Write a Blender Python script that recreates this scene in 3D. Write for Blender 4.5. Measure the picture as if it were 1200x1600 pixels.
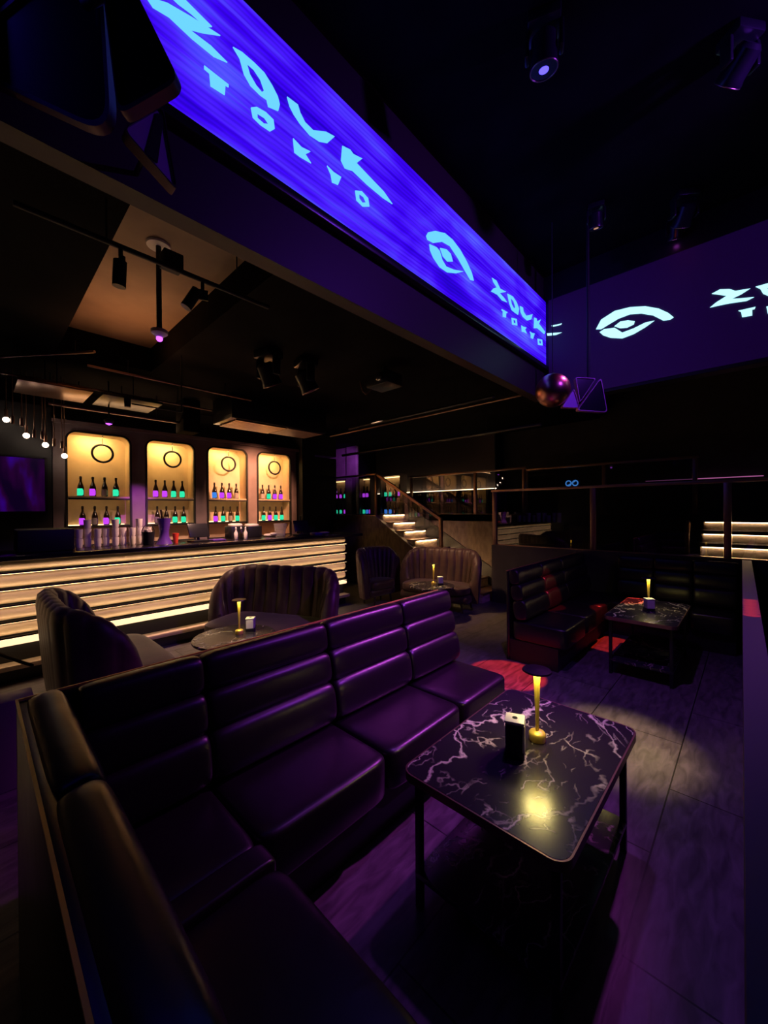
import bpy, bmesh, math, random
from mathutils import Vector, Matrix
from mathutils.geometry import tessellate_polygon
PI = math.pi
random.seed(7)
for o in list(bpy.data.objects):
    bpy.data.objects.remove(o)
SC = bpy.context.scene
COL = SC.collection

# ---------------------------------------------------------------- camera
cam_data = bpy.data.cameras.new('camera')
cam_data.sensor_fit = 'VERTICAL'
cam_data.sensor_height = 36.0
cam_data.lens = 606.1 / 1600.0 * 36.0
cam_data.clip_start = 0.02
cam = bpy.data.objects.new('camera', cam_data)
COL.objects.link(cam)
_vy = Vector((574.0, 7.0, -606.1)).normalized()
_vb = Vector((-640.0, -2.0, -606.1)).normalized()
_vb = (_vb - _vy * _vb.dot(_vy)).normalized()
_vx = -_vb
_vz = _vx.cross(_vy)
cam.matrix_world = Matrix.Translation((0, 0, 1.7)) @ Matrix((_vx, _vy, _vz)).to_4x4()
SC.camera = cam

# ---------------------------------------------------------------- view, world
SC.view_settings.view_transform = 'Standard'
SC.view_settings.look = 'None'
SC.view_settings.exposure = 0.0
SC.view_settings.gamma = 1.0
SC.view_settings.use_curve_mapping = False
try:
    SC.cycles.use_denoising = True
    SC.cycles.max_bounces = 6
    SC.cycles.sample_clamp_indirect = 4.0
except Exception:
    pass
world = bpy.data.worlds.new('night')
SC.world = world
world.use_nodes = True
world.node_tree.nodes['Background'].inputs[0].default_value = (0.10, 0.02, 0.16, 1)
world.node_tree.nodes['Background'].inputs[1].default_value = 0.004


def spot(name, loc, target, energy, color, angle, blend=0.3, radius=0.05):
    d = bpy.data.lights.new(name, 'SPOT')
    d.energy = energy
    d.color = color
    d.spot_size = math.radians(angle)
    d.spot_blend = blend
    d.shadow_soft_size = radius
    o = bpy.data.objects.new(name, d)
    COL.objects.link(o)
    o.location = loc
    o.rotation_euler = (Vector(target) - Vector(loc)).to_track_quat('-Z', 'Y').to_euler()
    return o


def area(name, loc, target, sx, sy, energy, color):
    d = bpy.data.lights.new(name, 'AREA')
    d.shape = 'RECTANGLE'
    d.size, d.size_y = sx, sy
    d.energy = energy
    d.color = color
    o = bpy.data.objects.new(name, d)
    COL.objects.link(o)
    o.location = loc
    o.rotation_euler = (Vector(target) - Vector(loc)).to_track_quat('-Z', 'Y').to_euler()
    return o


# the moving heads and pin spots hanging under the hall ceiling (their bodies are built further down)
MAGENTA = (0.80, 0.10, 1.0)
VIOLET = (0.42, 0.10, 1.0)
RED = (1.0, 0.04, 0.02)
WARM = (1.0, 0.66, 0.34)
SPOTS = [
    # name, location, target, watts, colour, cone, blend, radius
    ('magenta_spot', (-0.62, 5.50, 4.60), (-1.75, 2.55, 0.85), 620, MAGENTA, 36, 1.0, 0.06),
    ('violet_spot', (-1.01, 2.67, 4.60), (-0.6, 3.2, 0.0), 190, VIOLET, 75, 1.0, 0.06),
    ('purple_spot', (1.3, 3.6, 4.60), (-1.85, 2.55, 0.80), 620, (0.50, 0.07, 1.0), 36, 1.0, 0.06),
    ('header_fill', (1.3, 3.6, 4.60), (-2.15, 3.6, 3.4), 200, (0.22, 0.04, 1.0), 105, 0.9, 0.06),  # wide violet fill added to lift the header board
    ('red_spot', (-0.05, 3.69, 4.60), (-1.83, 3.76, 0.0), 3400, RED, 8.5, 0.08, 0.02),
    ('red_roll_spot', (-0.05, 3.69, 4.60), (-1.84, 5.00, 0.60), 1500, RED, 5.0, 0.10, 0.02),
    ('red_back_spot', (-0.50, 5.16, 4.60), (-1.28, 5.47, 0.0), 1800, RED, 8, 0.08, 0.02),
    ('red_cap_spot', (-0.05, 3.69, 4.60), (-0.001, 3.220, 1.05), 900, RED, 1.35, 0.10, 0.004),
    ('red_cap_spot', (-0.05, 3.69, 4.60), (-0.002, 3.305, 1.05), 900, RED, 1.35, 0.10, 0.004),
    ('red_cap_spot', (-0.05, 3.69, 4.60), (-0.003, 3.390, 1.05), 900, RED, 1.35, 0.10, 0.004),
    ('red_cap_spot', (-0.05, 3.69, 4.60), (-0.004, 3.475, 1.05), 900, RED, 1.35, 0.10, 0.004),
    ('red_cap_spot', (-0.05, 3.69, 4.60), (-0.006, 3.560, 1.05), 900, RED, 1.35, 0.10, 0.004),
    ('red_cap_spot', (-0.05, 3.69, 4.60), (-0.007, 3.645, 1.05), 900, RED, 1.35, 0.10, 0.004),
    ('red_cap_spot', (-0.05, 3.69, 4.60), (-0.008, 3.730, 1.05), 900, RED, 1.35, 0.10, 0.004),
    ('warm_pin_spot', (-1.22, 4.68, 4.60), (-0.72, 3.22, 0.0), 1500, WARM, 14, 1.0, 0.04),
    # fill lamps added over the bar, lounge and landing
    ('recess_fill', (-4.90, 1.15, 2.95), (-4.75, 1.15, 3.86), 20, (1.0, 0.42, 0.16), 125, 0.9, 0.05),  # warm fill added to brighten the tan recess
    ('pilaster_fill', (-5.60, 3.7, 3.05), (-7.3, 3.9, 2.1), 480, (1.0, 0.45, 0.24), 58, 0.9, 0.05),  # fill added to brighten the niche pilasters, has no fixture
    ('bar_fill', (-5.05, 2.4, 3.10), (-5.95, 2.3, 1.3), 420, (1.0, 0.55, 0.40), 85, 0.9, 0.05),  # fill added so the glasses on the bar show up
    ('lounge_fill', (-4.60, 4.4, 3.30), (-3.35, 5.75, 0.1), 260, (1.0, 0.52, 0.27), 52, 0.9, 0.08),  # fill added for the floor and wall by the stairs
    ('landing_fill', (-7.40, 6.9, 3.30), (-9.3, 7.5, 2.8), 60, (0.50, 0.10, 1.0), 70, 0.9, 0.05),  # violet fill added to bring out the panelled landing wall
]
for s in SPOTS:
    spot(*s)


# ---------------------------------------------------------------- materials
def mat(name, color, rough=0.5, metal=0.0, emit=None, strength=0.0, spec=0.5, coat=0.0, coat_rough=0.1):
    m = bpy.data.materials.new(name)
    m.use_nodes = True
    b = m.node_tree.nodes['Principled BSDF']
    b.inputs['Base Color'].default_value = (*color, 1)
    b.inputs['Roughness'].default_value = rough
    b.inputs['Metallic'].default_value = metal
    b.inputs['Specular IOR Level'].default_value = spec
    b.inputs['Coat Weight'].default_value = coat
    b.inputs['Coat Roughness'].default_value = coat_rough
    if emit:
        b.inputs['Emission Color'].default_value = (*emit, 1)
        b.inputs['Emission Strength'].default_value = strength
    return m


def nodes(m):
    return m.node_tree.nodes, m.node_tree.links, m.node_tree.nodes['Principled BSDF']


def coords(m, scale=(1, 1, 1), which='Object'):
    n, l, b = nodes(m)
    tc = n.new('ShaderNodeTexCoord')
    mp = n.new('ShaderNodeMapping')
    mp.inputs['Scale'].default_value = scale
    l.new(tc.outputs[which], mp.inputs['Vector'])
    return mp.outputs['Vector']


def noisy(m, c1, c2, scale=6.0, stretch=(1, 1, 1), bump=0.0, detail=4.0, rough=None, lo=0.35, hi=0.65):
    n, l, b = nodes(m)
    v = coords(m, stretch)
    t = n.new('ShaderNodeTexNoise')
    t.inputs['Scale'].default_value = scale
    t.inputs['Detail'].default_value = detail
    l.new(v, t.inputs['Vector'])
    r = n.new('ShaderNodeValToRGB')
    r.color_ramp.elements[0].position = lo
    r.color_ramp.elements[1].position = hi
    r.color_ramp.elements[0].color = (*c1, 1)
    r.color_ramp.elements[1].color = (*c2, 1)
    l.new(t.outputs['Fac'], r.inputs['Fac'])
    l.new(r.outputs['Color'], b.inputs['Base Color'])
    if rough:
        mr = n.new('ShaderNodeMapRange')
        mr.inputs['To Min'].default_value = rough[0]
        mr.inputs['To Max'].default_value = rough[1]
        l.new(t.outputs['Fac'], mr.inputs['Value'])
        l.new(mr.outputs['Result'], b.inputs['Roughness'])
    if bump:
        bp = n.new('ShaderNodeBump')
        bp.inputs['Strength'].default_value = bump
        bp.inputs['Distance'].default_value = 0.01
        l.new(t.outputs['Fac'], bp.inputs['Height'])
        l.new(bp.outputs['Normal'], b.inputs['Normal'])
    return m


M = {}
M['black'] = mat('black_paint', (0.012, 0.011, 0.013), 0.6)
M['wall'] = noisy(mat('dark_wall_paint', (0.03, 0.028, 0.03), 0.7), (0.026, 0.023, 0.027), (0.04, 0.036, 0.04), 3, bump=0.1)
M['taupe'] = mat('dark_taupe_panel', (0.09, 0.07, 0.07), 0.7)
M['header'] = mat('header_board', (0.05, 0.025, 0.03), 0.5, spec=0.4)
M['satin'] = mat('satin_black_panel', (0.02, 0.019, 0.024), 0.28, spec=0.6)
M['ceiling_black'] = noisy(mat('black_ceiling', (0.01, 0.01, 0.01), 0.9, spec=0.05), (0.005, 0.004, 0.005), (0.010, 0.009, 0.010), 2)
M['ceiling_tan'] = noisy(mat('tan_ceiling_board', (0.3, 0.2, 0.14), 0.7), (0.26, 0.18, 0.13), (0.36, 0.25, 0.17), 2)
M['plum_wall'] = noisy(mat('taupe_wall_panel', (0.3, 0.22, 0.22), 0.45), (0.26, 0.19, 0.19), (0.34, 0.25, 0.25), 4)
M['niche'] = noisy(mat('niche_lining', (0.62, 0.47, 0.34), 0.5), (0.56, 0.42, 0.30), (0.70, 0.54, 0.38), 3)
M['stair_wall'] = noisy(mat('textured_brown_wall', (0.16, 0.11, 0.09), 0.7), (0.11, 0.075, 0.06), (0.20, 0.14, 0.11), 14, (1, 1, 0.4), bump=0.35)
M['bronze'] = mat('bronze_metal', (0.36, 0.22, 0.16), 0.32, 0.8)
M['gold'] = mat('brushed_gold', (0.95, 0.70, 0.12), 0.38, 0.45)
M['chrome'] = mat('chrome', (0.7, 0.7, 0.72), 0.15, 1.0)
M['dark_metal'] = mat('dark_metal', (0.04, 0.038, 0.045), 0.35, 0.7)
M['copper_ball'] = mat('copper_ball', (0.62, 0.28, 0.22), 0.28, 1.0)
M['cream_roll'] = noisy(mat('cream_wood_roll', (0.62, 0.48, 0.34), 0.42), (0.52, 0.39, 0.27), (0.70, 0.55, 0.40), 3, (6, 0.6, 6), bump=0.15)
M['stone_step'] = noisy(mat('travertine_step', (0.62, 0.5, 0.36), 0.6), (0.45, 0.34, 0.22), (0.75, 0.62, 0.46), 5, (1, 1, 4), bump=0.4)
M['white_plastic'] = mat('white_card', (0.75, 0.72, 0.68), 0.4)
M['grey_card'] = mat('grey_card', (0.3, 0.29, 0.34), 0.5)
M['black_plastic'] = mat('black_plastic', (0.015, 0.014, 0.018), 0.3)
M['purple_plastic'] = mat('purple_plastic', (0.10, 0.03, 0.30), 0.35)
M['red_plastic'] = mat('red_plastic', (0.75, 0.06, 0.03), 0.4)
M['bottle'] = mat('dark_bottle_glass', (0.02, 0.012, 0.008), 0.12, spec=0.8)
M['velvet'] = noisy(mat('brown_velvet', (0.06, 0.025, 0.022), 0.5), (0.045, 0.018, 0.016), (0.075, 0.033, 0.027), 8, bump=0.1)
M['velvet'].node_tree.nodes['Principled BSDF'].inputs['Sheen Weight'].default_value = 0.2
M['wood_leg'] = mat('dark_wood_leg', (0.05, 0.03, 0.02), 0.4)
M['counter'] = mat('black_counter_stone', (0.015, 0.012, 0.014), 0.16, spec=0.6)
M['crystal'] = mat('clear_glassware', (0.85, 0.74, 0.70), 0.3, 0.0)
M['linen'] = mat('white_towel', (0.7, 0.62, 0.55), 0.8)
M['partition'] = mat('partition_paint', (0.17, 0.13, 0.15), 0.5)


def emitter(name, color, strength):
    return mat(name, (0, 0, 0), 0.6, emit=color, strength=strength, spec=0.0)


M['warm_strip'] = emitter('warm_led_strip', (1.0, 0.70, 0.36), 9.0)
M['bar_strip'] = emitter('bar_led_strip', (1.0, 0.66, 0.34), 14.0)
M['bar_strip_soft'] = emitter('bar_led_strip_soft', (1.0, 0.62, 0.34), 8.0)
M['warm_cove'] = emitter('warm_cove_strip', (1.0, 0.66, 0.36), 1.6)
M['pink_cove'] = emitter('pink_cove_strip', (0.75, 0.20, 0.55), 0.45)
M['step_strip'] = emitter('step_led_strip', (1.0, 0.64, 0.30), 60.0)
M['niche_strip'] = emitter('niche_led_strip', (1.0, 0.64, 0.24), 5.0)
M['lamp_led'] = emitter('table_lamp_led', (1.0, 0.80, 0.26), 75.0)
M['bulb'] = emitter('pendant_bulb', (1.0, 0.75, 0.55), 14.0)
M['letter'] = emitter('led_lettering', (0.14, 0.60, 1.0), 1.15)
M['letter_cross'] = emitter('led_lettering_white', (0.42, 0.86, 1.0), 1.5)
M['neon'] = emitter('neon_blue', (0.10, 0.42, 1.0), 2.0)
M['label_green'] = emitter('glow_label_green', (0.03, 0.85, 0.42), 1.0)
M['label_magenta'] = emitter('glow_label_magenta', (0.62, 0.06, 0.95), 1.0)
M['label_blue'] = emitter('glow_label_blue', (0.06, 0.30, 1.0), 0.8)
M['label_plain'] = mat('unlit_label', (0.35, 0.30, 0.30), 0.5)
M['purple_dot'] = emitter('purple_indicator', (0.5, 0.08, 1.0), 3.0)
M['blue_dot'] = emitter('blue_indicator', (0.08, 0.06, 1.0), 3.0)
M['red_dot'] = emitter('red_lens', (1.0, 0.10, 0.03), 5.0)
M['magenta_dot'] = emitter('magenta_lens', (0.75, 0.10, 1.0), 3.0)
M['warm_dot'] = emitter('warm_lens', (1.0, 0.5, 0.35), 0.5)

# leather: near-black aubergine with fine creases
lm = mat('black_leather', (0.011, 0.005, 0.010), 0.3, spec=0.6)
n, l, b = nodes(lm)
v = coords(lm)
t1 = n.new('ShaderNodeTexNoise'); t1.inputs['Scale'].default_value = 9; t1.inputs['Detail'].default_value = 5
t1.inputs['Distortion'].default_value = 0.6
l.new(v, t1.inputs['Vector'])
bp = n.new('ShaderNodeBump'); bp.inputs['Strength'].default_value = 0.13; bp.inputs['Distance'].default_value = 0.012
l.new(t1.outputs['Fac'], bp.inputs['Height']); l.new(bp.outputs['Normal'], b.inputs['Normal'])
mr = n.new('ShaderNodeMapRange'); mr.inputs['To Min'].default_value = 0.29; mr.inputs['To Max'].default_value = 0.38
l.new(t1.outputs['Fac'], mr.inputs['Value']); l.new(mr.outputs['Result'], b.inputs['Roughness'])
M['leather'] = lm

# marble: black with pale veins
mm = mat('black_marble', (0.01, 0.009, 0.012), 0.24, spec=0.7)
n, l, b = nodes(mm)
v = coords(mm)
w = n.new('ShaderNodeTexNoise'); w.inputs['Scale'].default_value = 2.4; w.inputs['Detail'].default_value = 6
l.new(v, w.inputs['Vector'])
mixv = n.new('ShaderNodeVectorMath'); mixv.operation = 'MULTIPLY_ADD'
mixv.inputs[1].default_value = (0.5, 0.5, 0.5)
l.new(w.outputs['Color'], mixv.inputs[0]); l.new(v, mixv.inputs[2])


def vein(scale, width, mask_scale, m0, m1, gain, asp=0.45):
    vo = n.new('ShaderNodeTexVoronoi'); vo.feature = 'DISTANCE_TO_EDGE'; vo.inputs['Scale'].default_value = scale
    mpp = n.new('ShaderNodeMapping'); mpp.inputs['Rotation'].default_value = (0, 0, scale)
    mpp.inputs['Scale'].default_value = (1.0, asp, 1.0)
    l.new(mixv.outputs[0], mpp.inputs['Vector']); l.new(mpp.outputs[0], vo.inputs['Vector'])
    r1 = n.new('ShaderNodeMapRange'); r1.inputs['From Min'].default_value = 0; r1.inputs['From Max'].default_value = width
    r1.inputs['To Min'].default_value = 1; r1.inputs['To Max'].default_value = 0
    l.new(vo.outputs['Distance'], r1.inputs['Value'])
    nm = n.new('ShaderNodeTexNoise'); nm.inputs['Scale'].default_value = mask_scale
    l.new(v, nm.inputs['Vector'])
    r2 = n.new('ShaderNodeMapRange'); r2.inputs['From Min'].default_value = m0; r2.inputs['From Max'].default_value = m1
    r2.inputs['To Max'].default_value = gain
    l.new(nm.outputs['Fac'], r2.inputs['Value'])
    mu = n.new('ShaderNodeMath'); mu.operation = 'MULTIPLY'
    l.new(r1.outputs[0], mu.inputs[0]); l.new(r2.outputs[0], mu.inputs[1])
    return mu.outputs[0]


va, vb_ = vein(2.3, 0.016, 3.0, 0.42, 0.5, 1.0), vein(7.0, 0.026, 5.0, 0.51, 0.60, 0.75)
vc = vein(13.0, 0.045, 8.0, 0.52, 0.64, 0.5, 0.22)
mx = n.new('ShaderNodeMath'); mx.operation = 'MAXIMUM'
l.new(va, mx.inputs[0]); l.new(vb_, mx.inputs[1])
mx0 = mx; mx = n.new('ShaderNodeMath'); mx.operation = 'MAXIMUM'
l.new(mx0.outputs[0], mx.inputs[0]); l.new(vc, mx.inputs[1])
mc = n.new('ShaderNodeMix'); mc.data_type = 'RGBA'
mc.inputs['A'].default_value = (0.022, 0.018, 0.026, 1); mc.inputs['B'].default_value = (0.85, 0.78, 0.62, 1)
l.new(mx.outputs[0], mc.inputs['Factor']); l.new(mc.outputs['Result'], b.inputs['Base Color'])
M['marble'] = mm

# floor: dark streaky tiles in running bond, joints along the hall
fm = mat('floor_tiles', (0.05, 0.045, 0.05), 0.36)
n, l, b = nodes(fm)
tc = n.new('ShaderNodeTexCoord'); sp = n.new('ShaderNodeSeparateXYZ'); cb = n.new('ShaderNodeCombineXYZ')
ax = n.new('ShaderNodeMath'); ax.operation = 'ADD'; ax.inputs[1].default_value = 12.365
ay = n.new('ShaderNodeMath'); ay.operation = 'ADD'; ay.inputs[1].default_value = 9.72
l.new(tc.outputs['Object'], sp.inputs[0]); l.new(sp.outputs['Y'], ay.inputs[0]); l.new(sp.outputs['X'], ax.inputs[0])
l.new(ay.outputs[0], cb.inputs['X']); l.new(ax.outputs[0], cb.inputs['Y'])
br = n.new('ShaderNodeTexBrick')
br.inputs['Scale'].default_value = 1.0
br.inputs['Brick Width'].default_value = 1.2
br.inputs['Row Height'].default_value = 0.6
br.inputs['Mortar Size'].default_value = 0.004
br.inputs['Color1'].default_value = (0.13, 0.115, 0.115, 1)
br.inputs['Color2'].default_value = (0.09, 0.08, 0.085, 1)
br.inputs['Mortar'].default_value = (0.008, 0.007, 0.008, 1)
l.new(cb.outputs[0], br.inputs['Vector'])
v = coords(fm, (9, 2.2, 1))
t = n.new('ShaderNodeTexNoise'); t.inputs['Scale'].default_value = 2.5; t.inputs['Detail'].default_value = 6
t.inputs['Distortion'].default_value = 0.8
l.new(v, t.inputs['Vector'])
mr = n.new('ShaderNodeMapRange'); mr.inputs['From Min'].default_value = 0.3; mr.inputs['From Max'].default_value = 0.7
mr.inputs['To Min'].default_value = 0.55; mr.inputs['To Max'].default_value = 1.5
l.new(t.outputs['Fac'], mr.inputs['Value'])
vm = n.new('ShaderNodeVectorMath'); vm.operation = 'SCALE'
l.new(br.outputs['Color'], vm.inputs[0]); l.new(mr.outputs[0], vm.inputs['Scale'])
l.new(vm.outputs[0], b.inputs['Base Color'])
mr2 = n.new('ShaderNodeMapRange'); mr2.inputs['To Min'].default_value = 0.25; mr2.inputs['To Max'].default_value = 0.45
l.new(t.outputs['Fac'], mr2.inputs['Value']); l.new(mr2.outputs[0], b.inputs['Roughness'])
bp = n.new('ShaderNodeBump'); bp.inputs['Strength'].default_value = 0.25; bp.inputs['Distance'].default_value = 0.004
l.new(t.outputs['Fac'], bp.inputs['Height']); l.new(bp.outputs['Normal'], b.inputs['Normal'])
M['floor'] = fm


# LED picture on the long screen: blue and violet streaks, broad lighter shafts, pixel rows
def led_material(name):
    m = mat(name, (0.01, 0.01, 0.015), 0.5, spec=0.1)
    n, l, b = nodes(m)
    t1 = n.new('ShaderNodeTexNoise'); t1.inputs['Scale'].default_value = 1.7; t1.inputs['Detail'].default_value = 5
    t1.inputs['Distortion'].default_value = 0.5
    l.new(coords(m, (1, 0.30, 6.0)), t1.inputs['Vector'])
    t2 = n.new('ShaderNodeTexNoise'); t2.inputs['Scale'].default_value = 0.9; t2.inputs['Detail'].default_value = 2
    t2.inputs['Distortion'].default_value = 1.0
    l.new(coords(m, (1, 0.9, 1.6)), t2.inputs['Vector'])
    ad = n.new('ShaderNodeMath'); ad.operation = 'MULTIPLY_ADD'; ad.inputs[1].default_value = 0.55
    m2 = n.new('ShaderNodeMath'); m2.operation = 'MULTIPLY'; m2.inputs[1].default_value = 0.5
    l.new(t2.outputs['Fac'], m2.inputs[0]); l.new(t1.outputs['Fac'], ad.inputs[0]); l.new(m2.outputs[0], ad.inputs[2])
    r = n.new('ShaderNodeValToRGB')
    e = r.color_ramp.elements
    e[0].position = 0.36; e[0].color = (0.018, 0.0, 0.60, 1)
    e[1].position = 0.70; e[1].color = (0.12, 0.16, 1.15, 1)
    x = e.new(0.47); x.color = (0.040, 0.001, 0.85, 1)
    x = e.new(0.54); x.color = (0.065, 0.012, 1.0, 1)
    x = e.new(0.62); x.color = (0.075, 0.055, 1.1, 1)
    l.new(ad.outputs[0], r.inputs['Fac'])
    wv = n.new('ShaderNodeTexWave'); wv.bands_direction = 'Z'; wv.inputs['Scale'].default_value = 9.0
    wv.inputs['Distortion'].default_value = 1.2; wv.inputs['Detail'].default_value = 1
    l.new(coords(m), wv.inputs['Vector'])
    mr = n.new('ShaderNodeMapRange'); mr.inputs['To Min'].default_value = 0.80; mr.inputs['To Max'].default_value = 1.1
    l.new(wv.outputs['Fac'], mr.inputs['Value'])
    vm = n.new('ShaderNodeVectorMath'); vm.operation = 'SCALE'
    l.new(r.outputs['Color'], vm.inputs[0]); l.new(mr.outputs[0], vm.inputs['Scale'])
    l.new(vm.outputs[0], b.inputs['Emission Color'])
    b.inputs['Emission Strength'].default_value = 1.05
    return m


M['led'] = led_material('led_picture_bright')
M['led_dark'] = mat('led_picture_dark', (0.05, 0.05, 0.06), 0.5, emit=(0.22, 0.0, 1.0), strength=0.022, spec=0.2)


def glass_material(name, tint, refl_rough=0.02, ior=1.5, gloss_tint=(1, 1, 1), dark=0.85):
    m = bpy.data.materials.new(name)
    m.use_nodes = True
    n, l = m.node_tree.nodes, m.node_tree.links
    n.clear()
    out = n.new('ShaderNodeOutputMaterial')
    tr = n.new('ShaderNodeBsdfTransparent'); tr.inputs[0].default_value = (*[c * dark for c in tint], 1)
    gl = n.new('ShaderNodeBsdfGlossy'); gl.inputs['Roughness'].default_value = refl_rough
    gl.inputs['Color'].default_value = (*gloss_tint, 1)
    fr = n.new('ShaderNodeFresnel'); fr.inputs['IOR'].default_value = ior
    mx = n.new('ShaderNodeMixShader')
    ge = n.new('ShaderNodeNewGeometry')
    inv = n.new('ShaderNodeMath'); inv.operation = 'SUBTRACT'; inv.inputs[0].default_value = 1.0
    l.new(ge.outputs['Backfacing'], inv.inputs[1])
    ml = n.new('ShaderNodeMath'); ml.operation = 'MULTIPLY'
    l.new(fr.outputs[0], ml.inputs[0]); l.new(inv.outputs[0], ml.inputs[1])
    l.new(ml.outputs[0], mx.inputs[0]); l.new(tr.outputs[0], mx.inputs[1]); l.new(gl.outputs[0], mx.inputs[2])
    l.new(mx.outputs[0], out.inputs['Surface'])
    return m


M['glass'] = glass_material('railing_glass', (0.9, 0.9, 0.95), ior=1.9)
M['dark_glass'] = glass_material('smoked_glass', (0.5, 0.5, 0.55), ior=2.0)
scm = mat('painted_mirror_glow', (0.01, 0.01, 0.012), 0.2)  # violet reflection in the side mirror, painted as emission
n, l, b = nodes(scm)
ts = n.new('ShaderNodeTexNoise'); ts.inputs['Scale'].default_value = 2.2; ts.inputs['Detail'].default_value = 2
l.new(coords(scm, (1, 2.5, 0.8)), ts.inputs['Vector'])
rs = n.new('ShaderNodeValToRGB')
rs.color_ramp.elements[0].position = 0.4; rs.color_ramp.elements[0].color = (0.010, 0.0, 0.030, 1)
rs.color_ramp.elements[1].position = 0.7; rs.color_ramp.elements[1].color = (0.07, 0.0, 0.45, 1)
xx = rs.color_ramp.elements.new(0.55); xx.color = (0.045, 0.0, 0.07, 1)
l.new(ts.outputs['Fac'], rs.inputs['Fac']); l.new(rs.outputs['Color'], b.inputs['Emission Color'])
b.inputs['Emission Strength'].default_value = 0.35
M['mirror_glow'] = scm
M['mirror'] = mat('dark_mirror', (0.25, 0.22, 0.28), 0.06, 1.0)


# ---------------------------------------------------------------- mesh tools
class MB:
    def __init__(self):
        self.bm = bmesh.new()

    def box(self, x0, x1, y0, y1, z0, z1, bevel=0.0, seg=2, rot=None, pivot=None):
        r = bmesh.ops.create_cube(self.bm, size=1.0)
        vs = r['verts']
        mtx = Matrix.Translation(((x0 + x1) / 2, (y0 + y1) / 2, (z0 + z1) / 2)) @ Matrix.Diagonal((abs(x1 - x0), abs(y1 - y0), abs(z1 - z0), 1))
        bmesh.ops.transform(self.bm, matrix=mtx, verts=vs)
        if bevel:
            es = list({e for v in vs for e in v.link_edges})
            rb = bmesh.ops.bevel(self.bm, geom=es, offset=bevel, segments=seg, profile=0.5, affect='EDGES')
            vs = list({v for f in rb['faces'] for v in f.verts} | {v for v in vs if v.is_valid})
        if rot is not None:
            p = Vector(pivot) if pivot else Vector(((x0 + x1) / 2, (y0 + y1) / 2, (z0 + z1) / 2))
            bmesh.ops.transform(self.bm, matrix=Matrix.Translation(p) @ rot.to_4x4() @ Matrix.Translation(-p), verts=vs)
        return self

    def bar(self, p0, p1, r, r2=None, seg=12, square=False):
        p0, p1 = Vector(p0), Vector(p1)
        d = p1 - p0
        L = d.length
        q = d.to_track_quat('Z', 'Y').to_matrix().to_4x4()
        mtx = Matrix.Translation((p0 + p1) / 2) @ q
        if square:
            rr = bmesh.ops.create_cube(self.bm, size=1.0)
            mtx = mtx @ Matrix.Diagonal((2 * r, 2 * (r2 or r), L, 1))
            bmesh.ops.transform(self.bm, matrix=mtx, verts=rr['verts'])
        else:
            bmesh.ops.create_cone(self.bm, cap_ends=True, segments=seg, radius1=r, radius2=r if r2 is None else r2, depth=L, matrix=mtx)
        return self

    def lathe(self, prof, c=(0, 0, 0), seg=20, mtx=None):
        rings = []
        cv = Vector(c)
        for r, z in prof:
            ring = []
            for k in range(seg):
                a = 2 * PI * k / seg
                p = Vector((r * math.cos(a), r * math.sin(a), z))
                if mtx is not None:
                    p = mtx @ p
                ring.append(self.bm.verts.new(p + cv))
            rings.append(ring)
        for a, b_ in zip(rings, rings[1:]):
            for k in range(seg):
                self.bm.faces.new((a[k], a[(k + 1) % seg], b_[(k + 1) % seg], b_[k]))
        self.bm.faces.new(rings[0][::-1])
        self.bm.faces.new(rings[-1])
        return self

    def torus(self, c, R, r, axis='X', seg=40, s2=10):
        rings = []
        for k in range(seg):
            a = 2 * PI * k / seg
            ring = []
            for j in range(s2):
                b_ = 2 * PI * j / s2
                u, w_, h = (R + r * math.cos(b_)) * math.cos(a), (R + r * math.cos(b_)) * math.sin(a), r * math.sin(b_)
                p = {'X': (h, u, w_), 'Y': (u, h, w_), 'Z': (u, w_, h)}[axis]
                ring.append(self.bm.verts.new(Vector(p) + Vector(c)))
            rings.append(ring)
        for k in range(seg):
            a, b_ = rings[k], rings[(k + 1) % seg]
            for j in range(s2):
                self.bm.faces.new((a[j], b_[j], b_[(j + 1) % s2], a[(j + 1) % s2]))
        return self

    def puff(self, c, size, e=0.3, rot=None, nu=28, nv=14):
        """a soft rounded block (superellipsoid)"""
        def f(x):
            return math.copysign(abs(x) ** e, x)
        rings = []
        cv = Vector(c)
        for i in range(1, nv):
            ph = -PI / 2 + PI * i / nv
            ring = []
            for k in range(nu):
                th = 2 * PI * k / nu
                p = Vector((f(math.cos(ph)) * f(math.cos(th)) * size[0] / 2, f(math.cos(ph)) * f(math.sin(th)) * size[1] / 2, f(math.sin(ph)) * size[2] / 2))
                if rot is not None:
                    p = rot @ p
                ring.append(self.bm.verts.new(p + cv))
            rings.append(ring)
        for a, b_ in zip(rings, rings[1:]):
            for k in range(nu):
                self.bm.faces.new((a[k], a[(k + 1) % nu], b_[(k + 1) % nu], b_[k]))
        self.bm.faces.new(rings[0][::-1])
        self.bm.faces.new(rings[-1])
        return self

    def roll(self, c, size, rot, ee=0.16, ec=0.62, nu=24, nv=26):
        """a long bolster: round across, square at its ends (axis = local x)"""
        def f(x, e):
            return math.copysign(abs(x) ** e, x)
        rings = []
        cv = Vector(c)
        for i in range(1, nv):
            ph = -PI / 2 + PI * i / nv
            ring = []
            for k in range(nu):
                th = 2 * PI * k / nu
                p = Vector((f(math.sin(ph), ee * 1.6) * size[0] / 2, f(math.cos(ph), ee) * f(math.cos(th), ec) * size[1] / 2, f(math.cos(ph), ee) * f(math.sin(th), ec) * size[2] / 2))
                ring.append(self.bm.verts.new(rot @ p + cv))
            rings.append(ring)
        for a, b_ in zip(rings, rings[1:]):
            for k in range(nu):
                self.bm.faces.new((a[k], a[(k + 1) % nu], b_[(k + 1) % nu], b_[k]))
        self.bm.faces.new(rings[0][::-1])
        self.bm.faces.new(rings[-1])
        return self

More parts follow.
